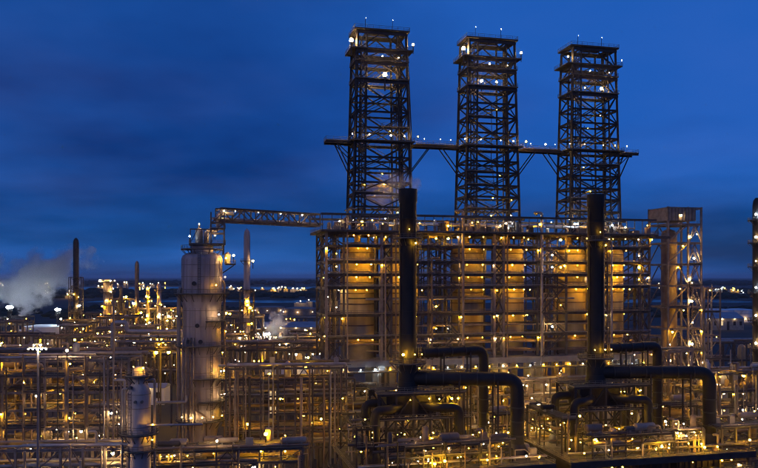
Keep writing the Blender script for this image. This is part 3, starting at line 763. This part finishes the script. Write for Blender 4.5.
    for p, c, r in (((-3.4, -3.2, 71.5), 'cool', .2), ((-.8, -2.6, 75), 'warm', .32), ((3.6, -2.6, 71.8), 'warm', .22), ((8.8, -2.3, 66.2), 'warm', .34), ((6.7, -2.0, 65.4), 'amber', .3), ((6.2, -1, 78), 'warm', .2)):
        t.lamp(p, c, r, True)
    for p in ((3.8, -6.6, 57.8), (4.6, -6.2, 49.5), (5.2, -6.0, 33.6), (6.0, -5.2, 33.6), (6.2, -4.8, 27), (5.2, -5.8, 27), (3, -7, 21), (0, -7.2, 21), (-3, -6.8, 21), (5.5, -5, 21), (-5.5, -5, 21), (6.6, -3, 44.5), (6.4, -3, 60)):
        t.lamp(p, g0c.choice(('amber', 'warm', 'warm')), .17)
    # the bridge of trusses
    a = b + U * 4.5 + Vector((0, 0, 76)); e = row(-20.5, -2, 76)
    d = e - a; L = d.length; ang = math.atan2(d.y, d.x)
    t = T('pipe_bridge', 'long high truss bridge from the fat column to the coking structure', 'truss bridge', a, ang)
    n = 9; X = grid(0, L, n)
    for y in (-1.5, 1.5):
        for z in (0, 3.7): t.bar('chord', (0, y, z), (L, y, z), .45, 'steel', .55)
        for i, x in enumerate(X):
            t.bar('post', (x, y, 0), (x, y, 3.7), .3, 'steel')
            if i < n:
                p, q = (X[i], X[i + 1]) if i % 2 else (X[i + 1], X[i])
                t.bar('diagonal', (p, y, .1), (q, y, 3.6), .28, 'steel')
    for x in X:
        for z in (0, 3.7): t.bar('cross_beam', (x, -1.5, z - .03), (x, 1.5, z - .03), .3, 'steel')
    for y, r in ((-.8, .4), (.1, .3), (.8, .25)): t.rod('pipe', (-2, y, .75), (L + 1.5, y, .75), r, 'pipe_silver')
    for x in (X[1], X[3], X[5], X[7]): t.lamp((x + .8, -1.7, 3.1), 'warm', .2)
    t.lamp((1, -1.7, 3), 'warm', .28)
big_column()
# slender column that seems to carry the bridge, farther back
def slim_column(name, label, x, ytop, D, r, lampz, lc='amber', m='cladding', plats=(), lr=.5, cat='column', cage=None, group=None, lattice=False):
    b = px(x, ytop, D); h = b.z; b.z = 0
    t = T(name, label, cat, b, RZ, group)
    t.lathe('shell', [(r * 1.25, 0), (r * 1.25, h * .12), (r, h * .14), (r, h * .96), (r * .8, h * .985), (r * .3, h)], m, 20)
    for z in plats: t.ringdeck(r + .05, r + 1.9, h * z, n=14)
    for a, z, dx in lampz: t.lamp((dx * (r + 1.6), -r - .8, h * z), a, lr, True, True)
    if cage:
        w, ch = cage
        for sx in (-1, 1):
            for sy in (-1, 1): t.bar('frame_leg', (sx * w, sy * w, 0), (sx * w, sy * w, h * ch), .5)
        k = int(h * ch / (2 * w)); zs = grid(0, h * ch, k)
        for za, zb in zip(zs, zs[1:]):
            for s in (-1, 1):
                t.bar('frame_beam', (-w, s * w, zb), (w, s * w, zb), .35); t.bar('frame_beam', (s * w, -w, zb - .02), (s * w, w, zb - .02), .35)
                t.bar('brace', (-w, s * w, za), (w, s * w, zb), .28)
    return t
LZ = lambda n, lo, hi, g, c=('amber', 'warm', 'amber'): [(g.choice(c), g.uniform(lo, hi), g.uniform(-1, 1)) for _ in range(n)]
g0 = random.Random(77)
slim_column('distillation_column', 'slender pale column below the truss bridge with lamp-lit platforms', 247, 229, 400, 1.7, [('warm', .80, .9)] + LZ(12, .2, .62, g0), plats=(.3, .42, .52, .62, .8), cage=(3.6, .62))
slim_column('flare_stack', 'tall dark stack with lattice cage rising beside the steam at far left', 76, 238, 540, 2.0, LZ(10, .15, .55, g0), m='steel_dark', plats=(.4, .6, .68), cage=(4.2, .68), cat='stack')
slim_column('distillation_column', 'lit tan column right of the dark cage stack, far left', 108, 279, 500, 3.0, [('warm', .98, -1), ('warm', .98, .4), ('warm', .98, 1)] + LZ(8, .3, .9, g0), m='drum_cladding', plats=(.3, .5, .7, .85, .97))
slim_column('distillation_column', 'thin dark-topped vent column among the lit units at left', 137, 261, 520, 1.4, LZ(8, .15, .6, g0), m='pipe_brown', plats=(.5, .3), cat='column')
slim_column('distillation_column', 'short paired column with lamps just left of the fat grey column', 159, 283, 560, 1.6, LZ(10, .2, .95, g0), m='cladding', plats=(.5, .7, .9))
slim_column('distillation_column', 'short column with lamps in the far yellow-lit unit', 148, 285, 560, 1.3, LZ(8, .2, .95, g0), m='drum_cladding', plats=(.5, .8))
slim_column('distillation_column', 'slim lamp-studded column right of the tan column', 121, 286, 505, 1.2, LZ(10, .2, .95, g0), m='steel', plats=(.4, .6, .8))

# ------------------------------------------------------------------ framed tower right of the drums
def side_tower():
    b = px(675, 277, 286); b.z = 0
    t = T('elevator_tower', 'open framed tower with boxed head and inner column right of the drums', 'tower', b, RZ)
    H = 86; zs = [14, 24, 33, 41, 49, 57, 65, 73, 80, H]
    xs = [-7.2, 1.4, 7.0]; ys = [-6, 6]
    frame(t, xs, ys, zs, .55, 'steel_light', .95, .25, 0, 0, 0, seed=5)
    t.lathe('inner_column', [(2.9, 0), (2.9, 76), (2.2, 77.5), (.5, 78.2)], 'pipe_brown', 28, (-2.6, 0, 0))
    t.box('head_house', -7.4, 4.2, -6.4, 6.2, 81.0, 85.6, 'steel_light')
    for k in range(9): t.bar('head_post', (-7.3 + k * 1.42, -6.55, 81.0), (-7.3 + k * 1.42, -6.55, 85.6), .18, 'steel')
    g = random.Random(9)
    for z in zs[1:-2]:
        if g.random() < .75: t.lamp((g.uniform(1, 4), -6.8, z + 2), 'warm', .36, True)
        t.lamp((g.uniform(-6, 1), -6.6, z - 1.4), 'amber', .24)
        if g.random() < .5: t.lamp((6.6, -6.6, z - 1.4), 'amber', .2)
    t.lamp((4.4, -7, 76), 'warm', .34); t.lamp((-2, -6.8, 83), 'warm', .2)
    p = 0
    for k, z in enumerate(zs[:-1]):
        a, c = (2.2, 6.6) if k % 2 == 0 else (6.6, 2.2)
        t.stairs(a, -5, p, c, -5, z); p = z
    t2 = T('pipe_bridge', 'thin railed catwalk from the cutting deck to the framed tower', 'catwalk', row(93.9, 4, 74.0), RZ)
    t2.deck(.9, 15.5 - .02, -1, 1, .7, sides='fb'); t2.bar('girder', (.4, -1, .2), (15.8, -1, .2), .3, 'steel', .6); t2.bar('girder', (.4, 1, .2), (15.8, 1, .2), .3, 'steel', .6)
    t = T('stair_frame', 'shorter open lattice frame right of the framed tower', 'frame', Vector((px(707, 277, 288).x, 288, 0)), RZ)
    frame(t, [-3.5, 3.5], [-3, 4], [10, 20, 29, 38, 47, 56], .4, 'steel_light', .9, .3, 0, 1, 12, seed=15, lr=.24)
side_tower()

# ------------------------------------------------------------------ right edge stack
p = px(758.5, 198, 300); h = p.z; p.z = 0
t = T('dark_column', 'dark column with bright lamps cut by the right edge', 'column', p, RZ)
t.lathe('shell', [(2.2, 0), (2.2, h - 3), (1.9, h - 1), (1.2, h)], 'black_paint', 28)
for z, c in ((h - 9, 'cool'), (h - 18, 'warm'), (h - 27.5, 'warm'), (h - 49, 'warm'), (h - 60, 'warm'), (h - 38, 'cool')):
    t.ringdeck(2.25, 4.0, z, n=16); t.lamp((-3.2, -2.4, z + 2.2), c, .4, True)

# ------------------------------------------------------------------ near column and mast at left
def near_left():
    b = px(139, 277, 152); b.z = 0
    t = T('pale_vessel', 'near pale vertical vessel with narrow domed neck at lower left', 'vessel', b, R(6))
    Zt = 60 - (366 - 277) * 152 / FP
    t.lathe('shell', [(2.3, 0), (2.3, Zt - 5.2), (1.9, Zt - 4.2), (1.3, Zt - 3.4), (1.25, Zt - .8), (.9, Zt - .3), (.3, Zt)], 'cladding', 36)
    for z in (Zt - 16, Zt - 12.2, Zt - 8.4, Zt - 5.6): t.lathe('band', [(2.31, z), (2.37, z), (2.37, z + .12), (2.31, z + .12)], 'steel_light', 36)
    t.ringdeck(1.3, 2.7, Zt - 1.9, n=18); t.ringdeck(2.32, 3.9, Zt - 13.5, n=22); t.ringdeck(2.32, 3.6, Zt - 16.8, n=22)
    t.pipe('overhead_pipe', [(1.0, -.4, Zt - 3), (3.2, -.6, Zt - 2.6), (3.2, -.6, 4)], .26, 'pipe_beige', 12)
    t.pipe('side_pipe', [(-2.2, -.6, Zt - 4.5), (-3.1, -.6, Zt - 4.5), (-3.1, -.6, 4)], .2, 'pipe_silver', 12)
    t.pipe('cross_pipe', [(2, -2.4, Zt - 11.6), (13, -2.4, Zt - 11.6)], .22, 'pipe_silver', 12)
    t.ladder(-1.4, -2.0, Zt - 13.5, Zt - 5)
    for x, z in ((-1.2, Zt - 4.1), (-.2, Zt - 6.9), (1, Zt - 6.9)): t.rod('nozzle', (x, -1.6, z), (x * 1.1, -2.7, z), .3, 'steel', 12)
    for p_, c, r_ in (((-3.6, -3.4, Zt - 8.6), 'warm', .13), ((1.2, -1.8, Zt - .2), 'amber', .2), ((-.6, -2.2, Zt + .1), 'amber', .18), ((-3.4, -2.4, Zt - 11.2), 'warm', .2), ((3.2, -2.6, Zt - 11.4), 'amber', .18), ((3, -2, Zt - 14.6), 'amber', .18)):  # one warm lamp is added to brighten the vessel's front
        t.lamp(p_, c, r_, True)
    b = px(38, 345, 138); z = b.z; b.z = 0
    t = T('lamp_mast', 'tall slim lamp mast with cluster of bright floodlights at lower left', 'lamp mast', b)
    t.lathe('pole', [(.32, 0), (.17, z - .6)], 'steel_light', 14)
    t.bar('crossarm', (-1.7, 0, z - .5), (1.7, 0, z - .5), .2, 'steel_light', shape='box')
    t.bar('crossarm', (-.9, -.12, z + .2), (.9, -.12, z + .2), .16, 'steel_light', shape='box')
    for x, zz, c in ((-1.6, 0, 'warm'), (-.8, 0, 'cool'), (0, 0, 'cool'), (.8, 0, 'cool'), (1.6, 0, 'warm'), (-.6, .7, 'warm'), (.6, .7, 'warm')):
        t.lamp((x, -.35, z - .7 + zz), c, .19)
    b = px(113.5, 300, 160); z = b.z; b.z = 0
    t = T('vent_mast', 'thin upright vent pipe left of the near pale vessel', 'vent pipe', b)
    t.lathe('pipe', [(.26, 0), (.2, z - 1), (.3, z - .9), (.3, z)], 'pipe_beige', 12)
    t.pipe('elbow', [(0, 0, 38), (2.4, 0, 38), (2.4, 0, 20)], .3, 'pipe_silver', 10)
near_left()

# ------------------------------------------------------------------ racks and steel frames of the foreground band
def rack(label, x0, x1, D, ys, depth, bays, rz=0.0, name='pipe_rack', cat='pipe rack', vd=2, **k):
    a = px(x0, 277, D); b = px(x1, 277, D); a.z = b.z = 0
    t = T(name, label, cat, a, rz); L = (b - a).length / math.cos(rz)
    zs = sorted(CAMZ - (y - 277) * D / FP for y in ys)
    frame(t, grid(0, L, bays), grid(0, depth, vd - 1), zs, **k)
    return t
rack('wide five-tier steel pipe structure at lower left behind the lamp mast', -40, 126, 178, (360, 376, 392, 410, 428, 446), 13, 8, R(3), m='steel_light', brace=.3, decks=.35, pipes=7, lamps=42, seed=21, gear=.6, w=.42, risers=1.5)
rack('nearest low pipe rack with bright pipes along the lower left edge', -30, 124, 148, (450, 470), 6, 7, R(4), m='steel_light', brace=.2, decks=.1, pipes=6, lamps=8, seed=22, pr=(.2, .4), pm=['pipe_silver', 'pipe_silver', 'pipe_beige'], w=.4)
rack('dark multi-tier pipe rack between the fat column and the left heater', 226, 346, 208, (368, 382, 396, 414, 432, 448), 14, 7, R(5), m='steel', brace=.2, decks=.3, pipes=7, lamps=26, seed=23, gear=.5, w=.4, pr=(.12, .5), risers=1.8)
rack('near low rack with amber lamps at the foot of the fat column', 150, 300, 172, (452, 466), 9, 7, R(8), m='steel', brace=.2, decks=.8, pipes=5, lamps=34, seed=24, gear=.9, w=.35)
rack('pipe rack at the foot of the drum structure behind the left heater', 300, 500, 226, (390, 402, 416, 432), 8, 9, RZ, m='steel', brace=.2, decks=.5, pipes=6, lamps=30, seed=25, gear=.6, w=.42, risers=1.5)
rack('pipe rack between the two heaters below the middle drums', 478, 600, 232, (384, 398, 414, 430), 9, 7, RZ, m='steel_light', brace=.25, decks=.4, pipes=6, lamps=30, seed=26, gear=.7, w=.4, risers=1.8)
rack('tall pale frame behind the right fat duct', 622, 700, 250, (352, 372, 386, 400, 416), 10, 6, RZ, m='steel_light', brace=.3, decks=.35, pipes=4, lamps=26, seed=27, gear=.3, w=.42, risers=1.6)
rack('lamp-dotted process frame at the right edge behind the right heater', 704, 800, 236, (374, 392, 408, 426), 14, 6, RZ, m='steel', brace=.3, decks=.6, pipes=6, lamps=40, seed=28, gear=.8, w=.42, risers=1.6)
rack('near railed deck block in the lower right corner', 722, 800, 200, (428, 446, 462), 16, 5, RZ, m='steel', brace=.2, decks=1, pipes=3, lamps=30, seed=29, gear=.7, w=.4)
rack('low process frame between the heaters in the lower middle', 528, 580, 214, (412, 440), 12, 4, RZ, m='steel', brace=.3, decks=.7, pipes=4, lamps=16, seed=30, gear=.7, w=.4)
rack('low dark pipe rack behind the wide steel structure at lower left', -30, 128, 262, (352, 364), 10, 9, R(2), m='steel', brace=.1, decks=.3, pipes=6, lamps=16, seed=31, w=.45, pr=(.2, .5))
rack('long low pipe rack behind the fat column', 120, 325, 300, (343, 350), 9, 12, R(1), m='steel', brace=.1, decks=.2, pipes=5, lamps=26, seed=32, w=.5, pr=(.2, .5), lr=.28)

# ------------------------------------------------------------------ the far process units
def unit_at(label, x0, x1, D, ytop, n=4, lv=4, depth=18, lamps=20, seed=1, m='steel', lr=.5, lc=('amber', 'amber', 'warm', 'warm'), group=None):
    a = px(x0, ytop, D); b = px(x1, ytop, D); h = a.z; a.z = b.z = 0; L = (b - a).length
    t = T('process_unit', label, 'process unit', a, RZ * .5, group)
    frame(t, grid(0, L, n), [0, depth], [h * (k + 1) / lv for k in range(lv)], .6, m, .4, .5, 3, .8, lamps, lc, lr, seed, True, (.25, .6))
    g = random.Random(seed)
    for k in range(max(2, n // 2)):
        x = g.uniform(0, L); r = g.uniform(1, 2.2); hh = h * g.uniform(.6, 1.15)
        t.lathe('vessel', [(r, 0), (r, hh - r), (r * .7, hh - r * .3), (r * .2, hh)], g.choice(['cladding', 'drum_cladding', 'pipe_beige', 'steel']), 14, (x, g.uniform(2, depth - 2), 0))
UN = [('yellow-lit open unit at left between the thin vent column and the fat column', 126, 178, 560, 310, 7, 5, 34, 3),
      ('lamp-lit unit around the foot of the dark cage stack', 60, 104, 520, 322, 5, 4, 22, 4),
      ('lit unit at the foot of the tan column', 100, 132, 470, 318, 5, 5, 26, 5),
      ('low lamp-lit unit at the far left edge', -20, 40, 430, 336, 7, 3, 18, 6),
      ('low lit unit in front of the white tank', 34, 80, 440, 338, 6, 3, 18, 7),
      ('crowded lit unit left of the fat column at mid distance', 92, 178, 400, 338, 9, 3, 30, 8),
      ('lit unit around the slender column under the bridge', 222, 262, 410, 318, 5, 5, 24, 9),
      ('low unit with bright lamps behind the small steam puff', 258, 328, 430, 338, 6, 3, 20, 10),
      ('far lamp row unit left of the drum structure', 284, 330, 900, 318, 6, 2, 14, 11),
      ('low lit unit under the framed tower', 628, 700, 330, 340, 6, 3, 22, 12),
      ('low lamp-lit unit at the right behind the lattice frame', 700, 775, 380, 343, 6, 3, 16, 13),
      ('lit open unit between the dark cage stack and the tan column', 82, 100, 600, 314, 4, 5, 18, 41),
      ('lamp-covered unit right of the tan column', 112, 128, 540, 300, 3, 6, 20, 42),
      ('brightly lit block behind the thin vent column', 132, 150, 600, 304, 4, 6, 26, 43),
      ('brightly lit block just left of the fat grey column', 158, 182, 610, 312, 4, 5, 24, 44),
      ('low lit frame in front of the tan column', 96, 122, 430, 330, 5, 3, 20, 45),
      ('low lit frame in front of the thin vent column', 124, 152, 440, 328, 5, 4, 24, 46),
      ('low lit frame under the dark bent overhead pipe', 150, 182, 420, 334, 5, 4, 22, 47),
      ('lit frame right of the large pale tank', 60, 84, 470, 326, 4, 4, 18, 48),
      ('lit frame left of the large pale tank', 0, 22, 560, 322, 4, 3, 14, 49),
      ('lit frame right of the fat column near the small steam puff', 226, 248, 380, 336, 4, 4, 18, 50),
      ('bright lamp cluster unit just right of the small steam puff', 290, 318, 460, 334, 4, 3, 14, 51),
      ('lamp-dotted low pipe block in front of the dark cage stack', 64, 96, 380, 346, 6, 3, 24, 61),
      ('lamp-dotted low pipe block at the far left below the pale tank', -10, 40, 370, 350, 7, 2, 22, 62),
      ('lit low block right of the slender column behind the long rack', 250, 284, 350, 346, 5, 3, 24, 63),
      ('lit low block against the left foot of the coking structure', 288, 326, 340, 352, 5, 3, 22, 64),
      ('distant lit unit at far left horizon beside the steam', -30, 24, 700, 318, 5, 3, 14, 14),
      ('distant low lit unit left of the slender column', 226, 250, 640, 312, 4, 3, 14, 16)]
for lab, x0, x1, D, yt, n, lv, lm, sd in UN: unit_at(lab, x0, x1, D, yt, n, lv, 22, lm, sd, lr=.34 if D < 500 else .48)

def tank(label, x, D, r, h, m='white_paint', name='storage_tank', group=None):
    b = px(x, 277, D); b.z = 0
    t = T(name, label, 'tank', b, 0, group)
    t.lathe('shell', [(r, 0), (r, h)], m, 40); t.lathe('roof', [(r + .2, h + .01), (r + .2, h + .3), (r * .5, h + r * .07), (.4, h + r * .09)], m, 40)
    for z in (h * .35, h * .7): t.lathe('wind_girder', [(r + .02, z), (r + .3, z), (r + .3, z + .25), (r + .02, z + .25)], 'steel_light', 40)
    bm = bmesh.new()
    n = int(h / .5)
    for i in range(n):
        a = -2.4 + i * .022; p0 = Vector((math.cos(a) * r, math.sin(a) * r, i * .5)); p1 = Vector((math.cos(a) * (r + 1), math.sin(a) * (r + 1), i * .5))
        bar_bm(bm, p0, p1, .5, .1); 
    t.add('stair', finish(bm, 'stair', 'steel'))
    for a in (-2.6, -1.6, -.7): t.lamp((math.cos(a) * (r + 2.5), math.sin(a) * (r + 2.5), 5), 'warm', .4, True, True)
tank('large pale tank at left in front of the steam', 45, 640, 17, 18)
tank('small round-topped tank right of the large pale tank', 57, 560, 9, 9, 'steel_light')
tank('wide pale tank behind the framed tower at right', 716, 980, 22, 17)
tank('wide pale tank at far right', 738, 1010, 20, 16)
tank('flat grey tank in the distance left of the drum structure', 300, 1200, 26, 10, 'steel_light')
tank('flat grey tank in the distance beside the small steam puff', 270, 1250, 24, 10, 'steel_light')
def shed(label, x0, x1, D, h, depth, m='roof_metal', wall='white_paint', rz=0, lit=0):
    a = px(x0, 277, D); b = px(x1, 277, D); a.z = b.z = 0; L = (b - a).length
    t = T('shed', label, 'shed', a, rz)
    w = t.box('wall', 0, L, 0, depth, 0, h, wall)
    bm = bmesh.new()
    P = [(-.6, h), (depth + .6, h), (depth / 2, h + depth * .16)]
    A = [bm.verts.new((-.6, y, z + .02)) for y, z in P]; B = [bm.verts.new((L + .6, y, z + .02)) for y, z in P]
    for i in range(3): bm.faces.new((A[i], A[(i + 1) % 3], B[(i + 1) % 3], B[i]))
    bm.faces.new(A); bm.faces.new(B)
    t.add('roof', finish(bm, 'roof', m))
    n = max(2, int(L / 7))
    for i in range(n):
        x = L * (i + .5) / n; t.box('window' if i % 3 else 'door', x - 1.4, x + 1.4, -.12, .05, h * .4 if i % 3 else 0, h * .75, 'window_glow' if (i * 7 + int(x0)) % 4 < lit else 'steel_dark')
    for i in range(0, n, 2): t.lamp((L * (i + .5) / n, -1.2, h - .4), 'warm', .35, False, True)
shed('dark shed with one pale end wall at far left', 10, 29, 600, 13, 26, wall='concrete')
shed('white low control building among the lit units left of the fat column', 140, 164, 352, 8, 10, wall='white_paint', lit=1)
shed('long pale-roofed warehouse at far right', 706, 744, 850, 13, 40, wall='concrete', lit=1)
shed('dim building with windows behind the right heater at right edge', 712, 738, 300, 22, 10, wall='concrete', lit=2)
shed('long flat shed in the distance left of the drum structure', 262, 330, 760, 9, 30, wall='concrete')
shed('grey-roofed low compressor shed left of the drum structure', 264, 318, 330, 17, 12, m='roof_metal', wall='steel_dark', lit=1)

# insulated overhead pipe in the far left units
t = T('overhead_main', 'thick dark bent overhead pipe crossing the lit units at left', 'pipe', Vector((px(113, 277, 330).x, 330, 0)))
t.pipe('tube', [(0, 0, 0), (0, 0, 40), (6, 0, 40), (6, 0, 36), (31, 0, 36), (31, 0, 0)], 1.0, 'pipe_silver', 14)
for x in (12, 20): t.bar('support', (x, 0, 0), (x, 0, 35), .5)

# far lights: towns on the horizon, each a building with lamps
def far_town():
    g = random.Random(99)
    spots = []
    WHERE = {255: 'right of the slender column', 0: 'at the left edge behind the steam', 95: 'above the yellow-lit units at left', 225: 'between the fat and slender columns', 708: 'right of the framed tower', 640: 'on the horizon behind the framed tower', 300: 'just left of the coking structure', 36: 'beside the dark cage stack'}
    for x0, x1, D0, D1, n in ((255, 305, 2500, 3200, 20), (0, 60, 3500, 5500, 12), (95, 175, 3200, 5200, 18), (225, 245, 2600, 3600, 7), (708, 745, 2200, 2900, 16), (640, 700, 4000, 6000, 5), (300, 345, 1300, 1500, 8), (36, 70, 1900, 2300, 6)):
        for i in range(n): spots.append((g.uniform(x0, x1), g.uniform(D0, D1), WHERE[x0]))
    for i, (x, D, wh) in enumerate(spots):
        b = px(x, 277, D); b.z = 0; w = g.uniform(8, 24); h = g.uniform(6, 18) * (1 + (x > 120 and x < 135) * 1.5)
        t = T('far_building', 'small far-off lit building ' + wh, 'building', b, 0, 'far-off lit buildings ' + wh)
        t.box('wall', -w / 2, w / 2, 0, 12, 0, h, 'concrete'); t.box('roof', -w / 2 - .4, w / 2 + .4, -.4, 12.4, h + .02, h + 1, 'roof_metal')
        k = 'cool_far' if (x > 700 and i % 3) else ('warm_far' if i % 3 else 'amber_far')
        r = g.uniform(.9, 1.6) * D / 2600
        o = t.add('lamp', unit('lamp_post', 'steel_dark'), (0, -6, h + 4 + r), None, (r, r, (h + 4 + r) / 7))
        t.add('bulb', unit('bulb', k), (0, -6, h + 4 + r), None, (r, r, r))
far_town()

# ------------------------------------------------------------------ steam
def steam(name, label, c, rad, dens, seed, color=(.9, .88, .9), drift=(0, 0), scale=0.06):
    g = random.Random(seed); bm = bmesh.new()
    bmesh.ops.create_icosphere(bm, subdivisions=4, radius=1)
    for v in bm.verts: v.co = Vector((v.co.x * rad[0], v.co.y * rad[1], v.co.z * rad[2]))
    m = bpy.data.materials.new(name); m.use_nodes = True; nt = m.node_tree; nt.nodes.clear()
    o = _n(nt, 'ShaderNodeOutputMaterial'); pv = _n(nt, 'ShaderNodeVolumePrincipled')
    pv.inputs['Color'].default_value = (*color, 1); pv.inputs['Anisotropy'].default_value = 0.2
    tc = _n(nt, 'ShaderNodeTexCoord'); mp = _n(nt, 'ShaderNodeMapping'); mp.inputs['Scale'].default_value = [1 / r for r in rad]
    nt.links.new(tc.outputs['Object'], mp.inputs[0])
    le = _n(nt, 'ShaderNodeVectorMath', operation='LENGTH'); nt.links.new(mp.outputs[0], le.inputs[0])
    no = _n(nt, 'ShaderNodeTexNoise'); no.inputs['Scale'].default_value = scale; no.inputs['Detail'].default_value = 7; no.inputs['Roughness'].default_value = .6
    nt.links.new(tc.outputs['Object'], no.inputs['Vector'])
    # density = clamp(1 - len + 1.7*(noise-.5)) * dens
    a = _n(nt, 'ShaderNodeMath', operation='SUBTRACT'); a.inputs[0].default_value = .72; nt.links.new(le.outputs['Value'], a.inputs[1])
    b = _n(nt, 'ShaderNodeMath', operation='MULTIPLY_ADD'); nt.links.new(no.outputs[0], b.inputs[0]); b.inputs[1].default_value = 3.4; b.inputs[2].default_value = -1.7
    d = _n(nt, 'ShaderNodeMath', operation='ADD', use_clamp=True); nt.links.new(a.outputs[0], d.inputs[0]); nt.links.new(b.outputs[0], d.inputs[1])
    e = _n(nt, 'ShaderNodeMath', operation='MULTIPLY'); nt.links.new(d.outputs[0], e.inputs[0]); e.inputs[1].default_value = dens
    nt.links.new(e.outputs[0], pv.inputs['Density']); nt.links.new(pv.outputs[0], o.inputs['Volume'])
    MATS[name + label[:12]] = m
    me = finish(bm, name, name + label[:12])
    ob = bpy.data.objects.new(name, me); COL.objects.link(ob); ob.location = c
    ob['kind'] = 'stuff'; ob['label'] = label; ob['category'] = 'steam'
    ob.rotation_euler = (0, drift[0], 0)
    return ob
steam('steam_plume', 'large drifting steam cloud at far left behind the tank', px(28, 280, 680), (72, 18, 31), .55, 1, drift=(R(-16), 0), scale=.05)
steam('steam_plume', 'small steam puff rising from the unit left of the drums', px(276, 326, 440), (9, 6, 13), .9, 2, scale=.13)
steam('steam_plume', 'thin amber-lit steam at the foot of the leftmost derrick', row(2, -4, 89), (11, 5, 7.5), .4, 3, scale=.16)

def steam_fill(label, x, D, h, r, cs):  # added masts whose lamps brighten the steam
    t = T('steam_fill_mast', label, 'lamp mast', Vector((px(x, 277, D).x, D, 0)), 0, 'added masts lighting the steam')
    for sx in (-1, 1):
        for sy in (-1, 1): t.bar('leg', (sx * 1.5, sy * 1.5, 0), (sx * .7, sy * .7, h), .3)
    for z in range(4, int(h) + 1, 4):
        f = 1.5 - .8 * z / h
        for q in (-1, 1): t.bar('brace', (-f, q * f, z - 4), (f, q * f, z), .2); t.bar('brace', (q * f, -f, z - 4), (q * f, f, z), .2)
    t.deck(-1.6, 1.6, -1.6, 1.6, h + .2)
    for i, (x, y) in enumerate(((-1.4, -1.4), (0, -1.4), (1.4, -1.4), (-1.4, 1.4), (0, 1.4), (1.4, 1.4))): t.lamp((x, y, h + 3.6), cs[i % len(cs)], r, True)
steam_fill('added lattice mast lighting the steam cloud at far left', 10, 655, 30, .9, ('cool', 'cool'))
steam_fill('added lattice mast lighting the steam between the pale tank and the dark cage stack', 58, 655, 28, .9, ('cool', 'cool'))
steam_fill('short added mast lighting the small steam puff', 266, 425, 24, .75, ('warm', 'cool'))

# ------------------------------------------------------------------ the air
def haze():
    bm = bmesh.new(); bbox_bm(bm, -31000, 31000, -2500, 46000, -1.5, 150)
    m = bpy.data.materials.new('haze'); m.use_nodes = True; nt = m.node_tree; nt.nodes.clear()
    o = _n(nt, 'ShaderNodeOutputMaterial'); pv = _n(nt, 'ShaderNodeVolumePrincipled')
    pv.inputs['Color'].default_value = (.85, .9, 1, 1); pv.inputs['Density'].default_value = 3e-5
    nt.links.new(pv.outputs[0], o.inputs['Volume']); MATS['haze'] = m
    ob = bpy.data.objects.new('haze', finish(bm, 'haze', 'haze')); COL.objects.link(ob); ob['kind'] = 'stuff'; ob['label'] = 'thin dusk haze in the air over the plant'; ob['category'] = 'haze'
haze()
